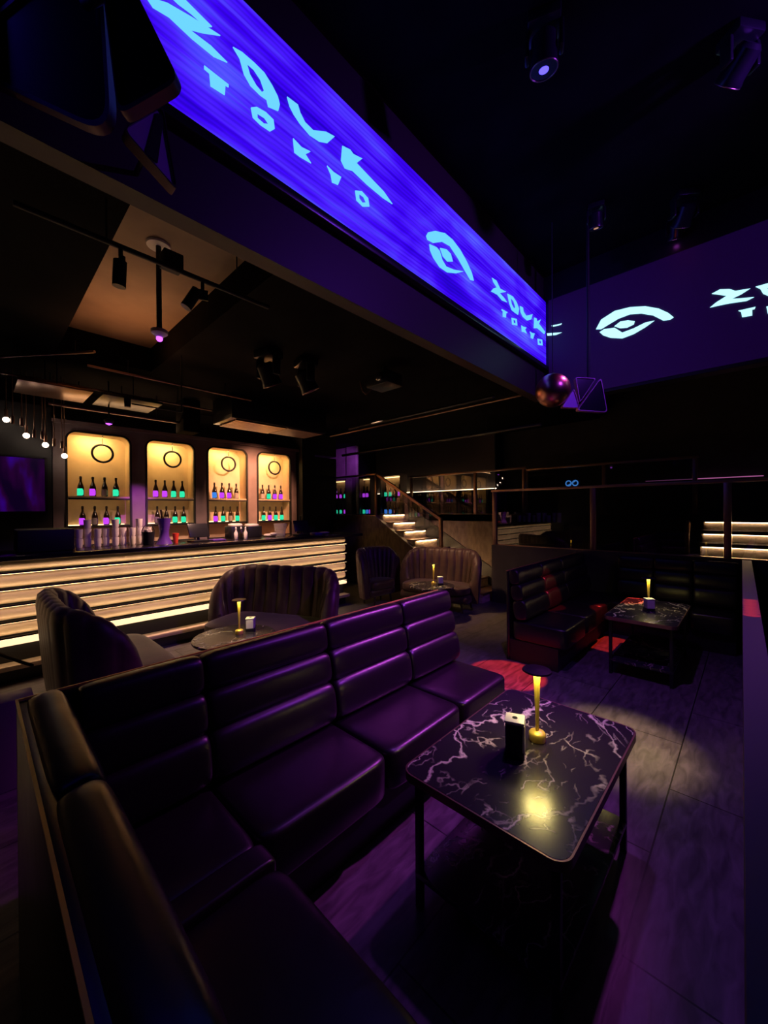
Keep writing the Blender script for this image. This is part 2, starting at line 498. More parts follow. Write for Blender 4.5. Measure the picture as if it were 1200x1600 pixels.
    def sheet(self, loops, fn, depth):
        """flat outline (first loop outer, rest holes) in a plane; fn(u, v, w) -> xyz, w from 0 to depth"""
        pts = [[Vector((u, w_, 0)) for u, w_ in L] for L in loops]
        tris = tessellate_polygon(pts)
        flat = [p for L in pts for p in L]
        fr = [self.bm.verts.new(fn(p.x, p.y, 0)) for p in flat]
        bk = [self.bm.verts.new(fn(p.x, p.y, depth)) for p in flat]
        for t_ in tris:
            try:
                self.bm.faces.new([fr[i] for i in t_])
                self.bm.faces.new([bk[i] for i in reversed(t_)])
            except ValueError:
                pass
        k = 0
        for L in pts:
            m_ = len(L)
            for i in range(m_):
                a, b_ = k + i, k + (i + 1) % m_
                self.bm.faces.new((fr[a], fr[b_], bk[b_], bk[a]))
            k += m_
        return self

    def path(self, pts, r, seg=8, closed=False):
        n_ = len(pts)
        for i in range(n_ if closed else n_ - 1):
            self.bar(pts[i], pts[(i + 1) % n_], r, seg=seg)
        for p in pts:
            bmesh.ops.create_icosphere(self.bm, subdivisions=1, radius=r * 1.02, matrix=Matrix.Translation(p))
        return self

    def build(self, name, m, parent=None, world=True, smooth=True, angle=35):
        bmesh.ops.recalc_face_normals(self.bm, faces=self.bm.faces)
        me = bpy.data.meshes.new(name)
        if parent is not None and world:
            bmesh.ops.transform(self.bm, matrix=parent.matrix_basis.inverted(), verts=self.bm.verts)
        self.bm.to_mesh(me)
        self.bm.free()
        me.materials.append(m)
        if smooth:
            me.polygons.foreach_set('use_smooth', [True] * len(me.polygons))
            try:
                me.set_sharp_from_angle(angle=math.radians(angle))
            except Exception:
                pass
        o = bpy.data.objects.new(name, me)
        COL.objects.link(o)
        o.parent = parent
        return o


def thing(name, label, cat, loc=(0, 0, 0), rz=0.0, group=None):
    o = bpy.data.objects.new(name, None)
    o.empty_display_size = 0.1
    COL.objects.link(o)
    o.location = loc
    o.rotation_euler = (0, 0, rz)
    o.matrix_basis = Matrix.Translation(loc) @ Matrix.Rotation(rz, 4, 'Z')
    o['label'] = label
    o['category'] = cat
    if group:
        o['group'] = group
    return o


def tag(o, label, cat, group=None):
    o['label'] = label
    o['category'] = cat
    if group:
        o['group'] = group
    return o


def structure(name, mb, m, label=None, smooth=True):
    o = mb.build(name, m, smooth=smooth)
    o['kind'] = 'structure'
    return o


def duplicate(src, loc, label, rz=None):
    """copy a thing with its parts and sub-parts"""
    r = src.copy()
    COL.objects.link(r)
    r.location = loc
    if rz is not None:
        r.rotation_euler = (0, 0, rz)
    r['label'] = label

    def kids(a, b_):
        for ch in list(a.children):
            c = ch.copy()
            COL.objects.link(c)
            c.parent = b_
            kids(ch, c)
    kids(src, r)
    return r


ORD = ['first', 'second', 'third', 'fourth', 'fifth', 'sixth', 'seventh', 'eighth', 'ninth', 'tenth']

# outlines of the lettering on the LED screens, in metres on the plane of each screen
NEAR_WORDS = {"letter_z":[[[0.586,4.177],[0.682,4.234],[0.797,4.27],[0.948,4.307],[0.855,4.239],[0.784,4.195],[0.895,4.206],[0.986,4.192],[0.912,4.162],[0.796,4.16],[0.69,4.172],[0.618,4.153]]],
 "letter_z_top":[[[0.682,4.281],[0.767,4.33],[0.836,4.322],[0.903,4.315],[0.869,4.285],[0.797,4.287],[0.735,4.278]]],
 "letter_o":[[[1.02,4.306],[1.072,4.322],[1.146,4.324],[1.212,4.318],[1.265,4.283],[1.303,4.245],[1.316,4.206],[1.305,4.16],[1.237,4.135],[1.227,4.169],[1.185,4.164],[1.124,4.172],[1.085,4.206],[1.059,4.275]],[[1.101,4.282],[1.145,4.282],[1.186,4.258],[1.211,4.212],[1.195,4.189],[1.16,4.2],[1.12,4.233]]],
 "letter_u":[[[1.369,4.296],[1.448,4.305],[1.466,4.267],[1.503,4.232],[1.566,4.225],[1.674,4.29],[1.751,4.311],[1.687,4.223],[1.619,4.187],[1.54,4.175],[1.466,4.195],[1.418,4.221],[1.388,4.25]]],
 "letter_k":[[[1.822,4.294],[1.895,4.316],[1.926,4.304],[2.016,4.33],[1.957,4.259],[2.069,4.244],[2.245,4.222],[2.35,4.181],[2.244,4.167],[2.068,4.166],[1.919,4.178],[1.845,4.15],[1.809,4.182]]],
 "small_letter_t":[[[0.86,4.071],[0.992,4.074],[0.992,4.06],[0.974,4.056],[0.97,4.0],[0.893,3.989],[0.887,4.052],[0.86,4.054]]],
 "small_letter_o":[[[1.125,4.046],[1.161,4.076],[1.22,4.089],[1.271,4.081],[1.279,4.032],[1.248,3.995],[1.185,3.989],[1.137,3.998]],[[1.165,4.042],[1.211,4.049],[1.24,4.032],[1.206,4.011],[1.165,4.015]]],
 "small_letter_k":[[[1.411,4.065],[1.474,4.051],[1.544,4.069],[1.503,4.025],[1.549,3.996],[1.463,3.982],[1.42,3.982]]],
 "small_letter_y":[[[1.682,4.065],[1.738,4.056],[1.808,4.064],[1.778,3.992],[1.726,3.978],[1.715,4.024]]],
 "small_letter_o2":[[[1.943,4.049],[2.007,4.082],[2.074,4.068],[2.087,4.013],[2.019,3.975],[1.955,3.985]],[[1.981,4.048],[2.027,4.051],[2.053,4.023],[2.013,4.0],[1.981,4.014]]]}
EYE_MARK = {"eye_upper_lid":[[[2.801,4.152],[2.83,4.199],[2.938,4.266],[3.093,4.325],[3.223,4.329],[3.36,4.296],[3.48,4.236],[3.579,4.162],[3.617,4.099],[3.553,4.078],[3.43,4.136],[3.313,4.197],[3.178,4.245],[3.05,4.224],[2.907,4.142],[2.82,4.127]]],
 "eye_lower_lid":[[[2.848,4.101],[2.957,4.125],[3.007,4.114],[3.048,4.05],[3.111,4.018],[3.242,4.046],[3.418,4.107],[3.288,4.032],[3.132,3.972],[3.005,3.965],[2.905,4.007],[2.857,4.054]]],
 "eye_pupil":[[[3.014,4.147],[3.113,4.183],[3.188,4.176],[3.225,4.119],[3.133,4.077],[3.059,4.091]]]}
FAR_WORDS = {"letter_z":[[[4.017,4.299],[4.119,4.31],[4.165,4.28],[4.211,4.255],[4.357,4.281],[4.199,4.2],[4.294,4.188],[4.38,4.165],[4.258,4.14],[4.14,4.16],[3.993,4.139],[4.049,4.194],[4.129,4.238],[4.05,4.265]]],
 "letter_o":[[[4.394,4.273],[4.536,4.294],[4.642,4.265],[4.71,4.207],[4.681,4.125],[4.6,4.119],[4.507,4.12],[4.444,4.177]],[[4.47,4.257],[4.562,4.246],[4.609,4.193],[4.566,4.16],[4.503,4.189]]],
 "letter_u":[[[4.738,4.254],[4.823,4.268],[4.843,4.22],[4.924,4.2],[5.122,4.29],[5.075,4.204],[4.953,4.148],[4.822,4.151],[4.757,4.188]]],
 "letter_k":[[[5.185,4.268],[5.259,4.281],[5.271,4.247],[5.398,4.317],[5.337,4.237],[5.562,4.199],[5.526,4.158],[5.362,4.16],[5.28,4.159],[5.167,4.121]]],
 "small_letter_t":[[[4.244,4.034],[4.384,4.049],[4.384,4.036],[4.356,4.031],[4.348,3.971],[4.274,3.958],[4.275,4.021],[4.246,4.02]]],
 "small_letter_o":[[[4.501,4.023],[4.639,4.057],[4.657,3.983],[4.518,3.948]],[[4.545,4.015],[4.607,4.03],[4.617,3.993],[4.558,3.98]]],
 "small_letter_k":[[[4.777,4.024],[4.834,4.028],[4.928,4.047],[4.886,4.008],[4.936,3.975],[4.857,3.968],[4.791,3.952]]],
 "small_letter_y":[[[5.036,4.033],[5.103,4.036],[5.192,4.058],[5.166,4.018],[5.133,3.967],[5.065,3.96],[5.066,4.005]]],
 "small_letter_o2":[[[5.288,4.018],[5.445,4.054],[5.461,3.979],[5.31,3.944]],[[5.337,4.011],[5.404,4.026],[5.414,3.989],[5.35,3.975]]]}
CROSS_SIGN = {"eye_upper_lid":[[[-1.462,4.034],[-1.401,4.138],[-1.248,4.194],[-1.082,4.182],[-0.923,4.135],[-0.79,4.059],[-0.698,3.975],[-0.647,3.906],[-0.68,3.891],[-0.744,3.901],[-0.846,3.998],[-0.962,4.061],[-1.082,4.094],[-1.206,4.083],[-1.313,4.047],[-1.402,4.015]]],
 "eye_lower_lid":[[[-1.42,3.983],[-1.368,4.004],[-1.249,3.984],[-1.165,3.895],[-1.042,3.909],[-0.923,3.939],[-0.831,3.931],[-0.924,3.882],[-1.042,3.839],[-1.165,3.823],[-1.293,3.87],[-1.38,3.929]]],
 "eye_pupil":[[[-1.253,4.003],[-1.185,4.04],[-1.103,4.028],[-1.032,3.992],[-1.042,3.956],[-1.113,3.94],[-1.186,3.956]]],
 "letter_z":[[[-0.31,4.047],[-0.241,4.068],[-0.164,4.041],[-0.118,4.003],[-0.003,3.983],[-0.073,3.949],[-0.149,3.929],[0.026,3.882],[-0.029,3.864],[-0.164,3.888],[-0.242,3.896],[-0.326,3.902],[-0.273,3.939],[-0.187,3.978]]],
 "small_letter_t":[[[-0.096,3.785],[0.036,3.778],[0.029,3.757],[0.011,3.757],[0.011,3.697],[-0.066,3.706],[-0.074,3.763]]],
 "letter_o":[[[0.036,3.985],[0.128,3.984],[0.25,3.962],[0.277,3.885],[0.223,3.83],[0.176,3.829],[0.128,3.857],[0.093,3.89],[0.072,3.948]],[[0.121,3.938],[0.197,3.936],[0.203,3.886],[0.162,3.873]]],
 "small_letter_o":[[[0.116,3.75],[0.196,3.754],[0.203,3.674],[0.127,3.672]],[[0.141,3.729],[0.18,3.731],[0.185,3.694],[0.148,3.69]]],
 "letter_k":[[[-2.091,4.18],[-1.978,4.152],[-1.888,4.129],[-1.965,4.119],[-2.083,4.145]]],
 "letter_k_top":[[[-2.029,4.268],[-1.888,4.252],[-1.9,4.238],[-2.016,4.247]]]}

# ================================================================ SETTING
structure('floor', MB().box(-8.6, 3.2, -1.6, 6.6, -0.1, 0.0), M['floor'], smooth=False)
structure('ceiling', MB().box(-2.13, 3.2, -1.6, 10.0, 5.0, 5.1), M['ceiling_black'])
structure('wall_back', MB().box(-9.6, 3.2, 8.85, 9.0, 0.0, 5.0), M['wall'])
structure('wall_right', MB().box(3.05, 3.2, -1.6, 8.85, 0.0, 5.0), M['black'])
structure('wall_front', MB().box(-8.6, 3.05, -1.75, -1.6, 0.0, 5.0), M['black'])

# header box that carries the long screen
hd = MB()
hd.box(-2.27, -2.15, -1.6, 5.62, 3.25, 5.0)
structure('trim_header', hd, M['header'], smooth=False)
cr = MB().box(-2.15, 3.05, 5.62, 5.78, 3.20, 5.0)
structure('trim_cross_header', cr, M['satin'], smooth=False)

# bar side: lowered ceiling, the recessed tan board and the black fields around it
structure('ceiling_bar', MB().box(-9.6, -2.27, 1.62, 8.85, 3.55, 3.65).box(-9.6, -2.27, -1.6, 0.66, 3.55, 3.65).box(-9.6, -5.75, 0.66, 1.62, 3.55, 3.65), M['ceiling_black'], smooth=False)
structure('ceiling_recess', MB().box(-5.75, -2.27, 0.66, 1.62, 3.86, 3.9), M['ceiling_tan'], smooth=False)  # left end drawn in so the black field paints a soft shadow
structure('trim_recess', MB().box(-5.80, -2.27, 1.62, 1.66, 3.65, 3.9).box(-5.80, -2.27, 0.62, 0.66, 3.65, 3.9).box(-5.80, -5.75, 0.66, 1.62, 3.65, 3.9), M['ceiling_black'], smooth=False)

# wall of display niches behind the bar
XB = -7.3
NICHES = [(0.94, 1.735), (1.975, 2.725), (2.975, 3.73), (3.975, 4.73)]
NZ0, NZ1, NR = 1.20, 2.90, 0.12


def arch(y0, y1, z0, z1, r, grow=0.0, n_=8):
    y0, y1, z1, z0, r = y0 - grow, y1 + grow, z1 + grow, z0 - grow, r + grow
    pts = [(y0, z0), (y1, z0)]
    for k in range(n_ + 1):
        a = PI / 2 * k / n_
        pts.append((y1 - r + r * math.cos(a), z1 - r + r * math.sin(a)))
    for k in range(n_ + 1):
        a = PI / 2 + PI / 2 * k / n_
        pts.append((y0 + r + r * math.cos(a), z1 - r + r * math.sin(a)))
    return pts


outer = [(0.78, 0.0), (4.90, 0.0), (4.90, 3.0), (0.78, 3.0)]
wb = MB().sheet([outer] + [arch(a, b_, NZ0, NZ1, NR) for a, b_ in NICHES], lambda u, w_, d: (XB - d, u, w_), 0.03)
structure('wall_bar', wb, M['plum_wall'], smooth=False)
structure('trim_bar_top', MB().box(-7.75, -7.22, 0.70, 4.95, 3.0, 3.05), M['plum_wall'], smooth=False)
structure('wall_bar_upper', MB().box(-9.6, -7.62, -1.6, 6.3, 3.05, 3.55).box(-7.75, -7.62, -1.6, 6.3, 0, 3.0), M['black'], smooth=False)
structure('wall_bar_left', MB().box(-7.3, -7.2, -1.6, 0.76, 0.0, 3.2), M['black'], smooth=False)
structure('wall_bar_right', MB().box(-7.62, -7.1, 4.92, 5.25, 0.0, 3.55), M['black'], smooth=False)
structure('wall_far_left', MB().box(-9.6, -9.5, -1.6, 8.85, 0.0, 3.65), M['wall'], smooth=False)
# purple-lit panelled wall that stands behind the left end of the stair landing
structure('wall_panelled', MB().box(-9.5, -9.46, 6.5, 7.55, 1.5, 3.55).box(-9.5, -8.62, 7.55, 7.62, 1.5, 3.55).box(-8.60, -8.2, 7.5, 7.60, 1.5, 3.55), M['plum_wall'], smooth=False)

# side mirror left of the niches, its violet reflection painted as glow
mr_ = thing('wall_mirror', 'dark mirror panel with painted violet reflection on the black wall left of the bar niches', 'screen', (-7.19, 0.2, 2.2))
MB().box(-7.195, -7.17, -0.5, 0.68, 1.72, 2.45).build('display', M['mirror_glow'], mr_)
fr_ = MB()
for a in ((-0.52, 0.70, 2.45, 2.475), (-0.52, 0.70, 1.695, 1.72)):
    fr_.box(-7.198, -7.16, *a)
fr_.box(-7.198, -7.16, 0.68, 0.70, 1.695, 2.475).box(-7.198, -7.16, -0.52, -0.5, 1.695, 2.475)
fr_.build('bezel', M['dark_metal'], mr_)  # frame of the side mirror

# raised floors and their parapets
structure('floor_landing', MB().box(-9.5, -6.17, 6.3, 8.85, 1.46, 1.60).box(-6.17, -3.5, 7.1, 8.85, 1.46, 1.60), M['wall'], smooth=False)
structure('wall_stair_near', MB().sheet([[(-9.5, 0.0), (-3.62, 0.0), (-3.62, 0.05), (-6.16, 1.575), (-9.5, 1.575)]], lambda u, w_, d: (u, 6.30 - d, w_), 0.1), M['stair_wall'], smooth=False)
structure('wall_stair_far', MB().box(-6.17, -3.48, 7.1, 7.2, 0.26, 1.60), M['stair_wall'], smooth=False)
structure('baseboard_stair', MB().box(-6.17, -3.48, 7.12, 7.2, 0.0, 0.26), M['black'], smooth=False)
structure('wall_ledge', MB().box(-3.48, 3.05, 6.55, 6.66, 0.0, 1.05).box(-3.48, -3.42, 6.66, 7.2, 0.0, 1.6), M['wall'], smooth=False)
structure('floor_mezzanine', MB().box(-3.42, 3.05, 6.66, 8.0, 0.95, 1.045), M['satin'], smooth=False)
structure('floor_upper', MB().box(-3.5, 3.05, 7.95, 8.85, 1.50, 1.60), M['wall'], smooth=False)
structure('floor_under_stair', MB().box(-9.5, -3.3, 6.6, 8.85, -0.1, -0.001), M['floor'], smooth=False)
structure('wall_upper', MB().box(-3.42, -0.6, 7.95, 8.0, 1.045, 1.60), M['black'], smooth=False)

# thin light at the foot of the far stair wall
fs = thing('floor_light', 'short warm light bar at the foot of the brown wall beside the stairs', 'light fitting', (-4.0, 7.05, 0.0))
MB().box(-4.35, -3.62, 7.03, 7.10, 0.0, 0.05, 0.01).build('housing', M['black'], fs)
MB().box(-4.33, -3.64, 7.02, 7.035, 0.05, 0.085).box(-4.33, -3.64, 7.02, 7.10, 0.085, 0.09).build('light_strip', M['warm_strip'], fs)

# ---------------------------------------------------------------- long LED screen and cross screen
s1 = thing('led_screen', 'long bright blue LED screen running down the hall under the ceiling', 'LED screen', (-2.14, 2.0, 4.18))
MB().box(-2.15, -2.125, -1.5, 5.62, 3.72, 4.66).build('housing', M['black'], s1)
MB().box(-2.125, -2.112, -1.48, 5.60, 3.745, 4.635).build('display', M['led'], s1, smooth=False)
MB().box(-2.15, -2.08, -1.5, 5.62, 3.66, 3.72, 0.01).build('bottom_rail', M['satin'], s1)


def glyphs(data, parent, fn, m):
    for k, loops in data.items():
        nm = 'eye_emblem' if k.startswith('eye') else 'lettering'
        MB().sheet(loops, fn, 0.006).build(nm, m, parent, smooth=False)


glyphs(NEAR_WORDS, s1, lambda u, w_, d: (-2.110 + d, u, w_), M['letter'])
glyphs(EYE_MARK, s1, lambda u, w_, d: (-2.110 + d, u, w_), M['letter'])
glyphs(FAR_WORDS, s1, lambda u, w_, d: (-2.110 + d, u, w_), M['letter'])
s2 = thing('led_screen', 'dark cross LED screen with one white eye emblem and lettering at right', 'LED screen', (0.4, 5.6, 4.18))
MB().box(-2.07, 3.0, 5.595, 5.62, 3.20, 4.66).build('housing', M['black'], s2)
MB().box(-2.07, 2.98, 5.585, 5.595, 3.24, 4.635).build('display', M['led_dark'], s2, smooth=False)
glyphs(CROSS_SIGN, s2, lambda u, w_, d: (u, 5.583 - d, w_), M['letter_cross'])

# ================================================================ BAR
bar = thing('bar_counter', 'long bar counter with glowing cream rolls below its black top', 'bar counter', (-5.7, 2.0, 0))
XF = -5.44
Y0, Y1 = -1.5, 4.66
MB().box(-6.15, XF + 0.16, Y0, 5.0, 1.225, 1.275, 0.008).build('counter_top', M['counter'], bar)
MB().box(-6.05, XF - 0.02, Y0, Y1, 0.0, 1.225).build('body', M['black'], bar)
rolls = [(1.165, 0.10), (1.018, 0.135), (0.855, 0.135), (0.69, 0.13), (0.53, 0.12)]
for zc, h in rolls:
    mbr = MB()
    prof = []
    for k in range(11):
        a = -PI / 2 + PI * k / 10
        prof.append((XF - 0.02 + 0.065 * max(0.0, math.cos(a)) ** 0.7, zc + h / 2 * math.sin(a)))
    va_ = [mbr.bm.verts.new((x, Y0, z)) for x, z in prof]
    ys = [Y0 + (Y1 - Y0) * k / 12 for k in range(13)]
    prev = va_
    for y in ys[1:]:
        cur = [mbr.bm.verts.new((x, y, z)) for x, z in prof]
        for i in range(10):
            mbr.bm.faces.new((prev[i], prev[i + 1], cur[i + 1], cur[i]))
        prev = cur
    mbr.bm.faces.new(prev)
    mbr.bm.faces.new(va_[::-1])
    mbr.build('front_roll', M['cream_roll'], bar)
    zb = zc - h / 2 - 0.010
    MB().box(XF - 0.02, XF + 0.098, Y0, Y1, zb - 0.010, zb - 0.002).box(XF + 0.090, XF + 0.098, Y0, Y1, zb - 0.004, zb + 0.008).build('shadow_gap_fin', M['black'], bar)
    MB().box(XF + 0.070, XF + 0.084, Y0, Y1 - 0.01, zb - 0.0015, zb + 0.002).build('light_strip', M['bar_strip'], bar)
    MB().box(XF + 0.07, XF + 0.086, Y0, Y1 - 0.01, zb - 0.0135, zb - 0.0105).build('light_strip', M['bar_strip_soft'], bar)
MB().box(XF - 0.02, XF + 0.08, Y0, Y1, 0.375, 0.425, 0.01).build('light_lip', M['warm_cove'], bar)
MB().box(XF - 0.02, XF + 0.14, Y0, Y1 + 0.02, 0.14, 0.19, 0.01).build('foot_ledge', M['cream_roll'], bar)
MB().box(XF - 0.02, XF + 0.04, Y0, Y1, 0.0, 0.14).build('plinth', M['dark_metal'], bar)

# back counter under the niches
bc = thing('back_counter', 'black back counter running below the bottle niches behind the bar', 'counter', (-7.1, 2.8, 0))
MB().box(-7.26, -6.85, 0.78, 4.9, 0.0, 1.15).build('body', M['black'], bc)
MB().box(-7.26, -6.82, 0.78, 4.9, 1.15, 1.19, 0.005).build('worktop', M['counter'], bc)

# niches, rings, bottles
def bottle_proto():
    t = thing('champagne_bottle', '', 'bottle', (0, 0, 0), 0, 'bottles in the bar niches')
    prof = [(0.036, 0.0), (0.042, 0.006), (0.042, 0.13), (0.039, 0.155), (0.026, 0.195), (0.016, 0.225), (0.014, 0.262), (0.0165, 0.264), (0.0165, 0.276), (0.0145, 0.278), (0.0145, 0.30)]
    MB().lathe(prof, seg=18).build('glass_body', M['bottle'], t, world=False)
    MB().lathe([(0.0172, 0.262), (0.0176, 0.27), (0.016, 0.302), (0.004, 0.308)], seg=14).build('foil', M['dark_metal'], t, world=False)
    return t


def label_mesh(m, name):
    mb = MB()
    n_ = 10
    fr, bk = [], []
    for k in range(n_ + 1):
        a = math.radians(-70 + 140 * k / n_)
        for j, z in enumerate((0.012, 0.03, 0.09, 0.118)):
            sh = 1.0 if j in (1, 2) else 0.72
            a2 = a * sh
            fr.append(mb.bm.verts.new((0.0445 * math.cos(a2), 0.0445 * math.sin(a2), z)))
    for k in range(n_):
        for j in range(3):
            mb.bm.faces.new((fr[k * 4 + j], fr[k * 4 + j + 1], fr[(k + 1) * 4 + j + 1], fr[(k + 1) * 4 + j]))
    o = mb.build(name, m)
    COL.objects.unlink(o)
    return o


LAB = {c: label_mesh(M['label_' + c], 'label') for c in ('green', 'magenta', 'blue', 'plain')}
proto = bottle_proto()
first = [True]


def place_bottle(x, y, z, color, label, group, rz=0.0, s=1.0):
    if first[0]:
        r = proto
        first[0] = False
        r.location = (x, y, z)
        r['label'] = label
        r.rotation_euler = (0, 0, rz)
    else:
        r = duplicate(proto, (x, y, z), label, rz)
        for ch in list(r.children):
            if ch.name.startswith('label'):
                bpy.data.objects.remove(ch)
    r.scale = (s, s, s)
    r['group'] = group
    lb = LAB[color].copy()
    lb.name = 'label'
    COL.objects.link(lb)
    lb.parent = r
    if color != 'plain':
        lb['label'] = 'glowing %s label' % color


CN = {'green': 'glowing green', 'magenta': 'glowing magenta', 'blue': 'glowing blue', 'plain': 'unlit'}
ROWS = [
    (['green', 'magenta', 'plain', 'green'], ['magenta', 'plain', 'magenta', 'green']),
    (['magenta', 'magenta', 'green', 'green'], ['plain', 'plain', 'green', 'green']),
    (['blue', 'magenta', 'magenta', 'plain'], ['magenta', 'green', 'plain', 'green']),
    (['plain', 'green', 'magenta', 'magenta'], ['green', 'magenta', 'green', 'green']),
]
SHZ, SLZ = 1.945, 1.50
for i, (a, b_) in enumerate(NICHES):
    o_ = ORD[i]
    t = thing('display_niche', 'arched amber-lit bottle niche, %s from left behind the bar' % o_, 'display niche', (XB, (a + b_) / 2, NZ0), 0, 'arched niches behind the bar')
    sh = MB()
    pts = arch(a, b_, NZ0, NZ1, NR)
    d_ = 0.28
    f0 = [sh.bm.verts.new((XB - 0.002, y, z)) for y, z in pts]
    f1 = [sh.bm.verts.new((XB - d_, y, z)) for y, z in pts]
    for k in range(len(pts)):
        q = (k + 1) % len(pts)
        sh.bm.faces.new((f0[k], f0[q], f1[q], f1[k]))
    sh.bm.faces.new(f1)
    sh.build('lining', M['niche'], t)
    fr = MB()
    po = arch(a, b_, NZ0, NZ1, NR, 0.012)
    fr.sheet([arch(a, b_, NZ0, NZ1, NR, 0.022), arch(a, b_, NZ0 + 0.01, NZ1, NR, -0.004)], lambda u, w_, d: (XB + 0.03 - d, u, w_), 0.045)
    fr.build('frame', M['black'], t, smooth=False)
    for z in (SHZ, SLZ):
        MB().box(XB - d_ + 0.005, XB + 0.02, a + 0.01, b_ - 0.01, z - 0.028, z, 0.004).build('shelf', M['cream_roll'] if z == SHZ else M['dark_metal'], t)
    MB().box(XB - 0.02, XB + 0.022, a + 0.012, b_ - 0.012, SHZ - 0.05, SHZ - 0.0285).build('shelf_edge', M['black'], t)
    MB().box(XB - 0.055, XB - 0.03, a + 0.02, b_ - 0.02, SHZ - 0.037, SHZ - 0.0295).build('light_strip', M['niche_strip'], t)
    MB().box(XB - 0.25, XB - 0.235, a + 0.03, b_ - 0.03, SLZ, SLZ + 0.01).build('light_strip', M['niche_strip'], t)
    L_ = area('niche_light', (XB - 0.06, (a + b_) / 2 - 0.02, NZ1 - 0.03), (XB - 0.26, (a + b_) / 2, NZ1 - 0.45), 0.4, 0.04, 7.0, (1.0, 0.60, 0.18))
    # ring ornament
    yc, zc = a + (b_ - a) * 0.56, 2.62
    rg = thing('hanging_ring', 'thin black ring hanging in the %s niche behind the bar' % o_, 'ornament', (XB - 0.06, yc, zc), 0, 'rings hanging in the niches')
    MB().torus((XB - 0.06, yc, zc), 0.135, 0.017, 'X').build('ring', M['dark_metal'], rg)
    MB().bar((XB - 0.06, yc, zc + 0.143), (XB - 0.06, yc, NZ1 - 0.005), 0.006).build('rod', M['dark_metal'], rg)
    # bottles
    for row, z in ((0, SHZ), (1, SLZ)):
        for k, c in enumerate(ROWS[i][row]):
            y = a + (b_ - a) * (0.22 + 0.19 * k) + (0.02 if row else 0.0)
            place_bottle(XB - 0.11, y, z + 0.001, c, '%s dark bottle on the %s shelf of the %s bar niche, %s label' % (ORD[k], ('upper', 'lower')[row], o_, CN[c]), 'bottles in the bar niches', rz=-0.55, s=1.0 if row == 0 else 0.97)

# violet wash on the first pilasters
spot('pilaster_spot', (-5.9, 1.7, 3.0), (-7.3, 1.85, 1.8), 130, (0.65, 0.08, 1.0), 20, 0.8, 0.03)
area('bar_cove_light', (-7.15, 2.8, 3.07), (-6.6, 2.8, 4.0), 3.8, 0.08, 7, (1.0, 0.55, 0.25))

# added shelf units standing in for bar reflections in the left landing glass
N2 = [(-8.95, -8.35, 7.50), (-7.75, -7.35, 7.50), (-6.95, -6.3, 7.6)]
for i, (x0, x1, yb) in enumerate(N2):
    yb = 7.44
    t = thing('reflection_cabinet', 'added shelf unit standing in for reflected bar niches, %s behind the glass railing' % ORD[i], 'shelf unit', ((x0 + x1) / 2, yb, 1.6), 0, 'added shelf units on the landing')
    MB().box(x0, x1, yb - 0.02, yb + 0.02, 1.60, 2.56).build('back_panel', M['niche'], t)
    MB().box(x0 - 0.03, x0, yb - 0.22, yb + 0.02, 1.60, 2.58).box(x1, x1 + 0.03, yb - 0.22, yb + 0.02, 1.60, 2.58).box(x0 - 0.03, x1 + 0.03, yb - 0.22, yb + 0.02, 2.56, 2.60).build('case', M['plum_wall'], t)
    MB().box(x0, x1, yb - 0.2, yb - 0.02, 2.02, 2.045).build('shelf', M['dark_metal'], t)
    MB().box(x0 + 0.03, x1 - 0.03, yb - 0.1, yb - 0.08, 2.53, 2.545).build('light_strip', M['niche_strip'], t)
    n_ = max(3, int((x1 - x0) / 0.15))
    cs = [['magenta', 'magenta', 'green', 'blue'], ['magenta', 'magenta', 'plain', 'green'], ['green', 'green', 'plain', 'magenta']][i]
    cs2 = [['green', 'green', 'magenta', 'plain'], ['green', 'blue', 'magenta', 'magenta'], ['blue', 'blue', 'plain', 'plain']][i]
    for row, (z, cc) in enumerate(((2.046, cs), (1.601, cs2))):
        for k in range(min(n_, 4)):
            place_bottle(x0 + (x1 - x0) * (k + 0.6) / (min(n_, 4) + 0.2), yb - 0.12, z, cc[k], '%s bottle, %s shelf of %s added landing cabinet, %s label' % (ORD[k], ('upper', 'lower')[row], ORD[i], CN[cc[k]]), 'bottles on the added landing shelves', rz=-PI / 2 + 0.3)

# ---------------------------------------------------------------- pendants over the bar's left end
PEND = [(0.29, 2.91, 1), (0.345, 2.82, 0), (0.43, 2.80, 0), (0.48, 2.73, 1), (0.55, 2.67, 0), (0.63, 2.66, 0), (0.67, 2.63, 1), (0.75, 2.58, 0), (0.83, 2.56, 0), (0.87, 2.50, 1)]
cols = 0
cola = 0
for k, (y, z, on) in enumerate(PEND):
    lab = ('lit slim pendant lamp with glowing bulb, %s from left over the bar' % ORD[sum(p[2] for p in PEND[:k])]) if on else ('unlit slim metal pendant tube, %s from left over the bar' % ORD[sum(1 - p[2] for p in PEND[:k])])
    x = -6.95 if on else -6.85
    t = thing('pendant_lamp', lab, 'pendant lamp', (x, y, z), 0, 'pendants over the bar')
    MB().bar((x, y, z + 0.11), (x, y, 3.55), 0.006).build('cable', M['bronze'], t)
    MB().bar((x, y, z + 0.02), (x, y, z + 0.12), 0.018).build('socket', M['bronze'], t)
    if on:
        mb = MB()
        bmesh.ops.create_uvsphere(mb.bm, u_segments=16, v_segments=10, radius=0.034, matrix=Matrix.Translation((x, y, z - 0.01)))
        mb.build('bulb', M['bulb'], t)

# ---------------------------------------------------------------- things on the bar
def tumbler(r, h):
    return [(r * 0.85, 0), (r, h * 0.15), (r, h), (r * 0.9, h), (r * 0.82, h * 0.2), (0.002, h * 0.16)]


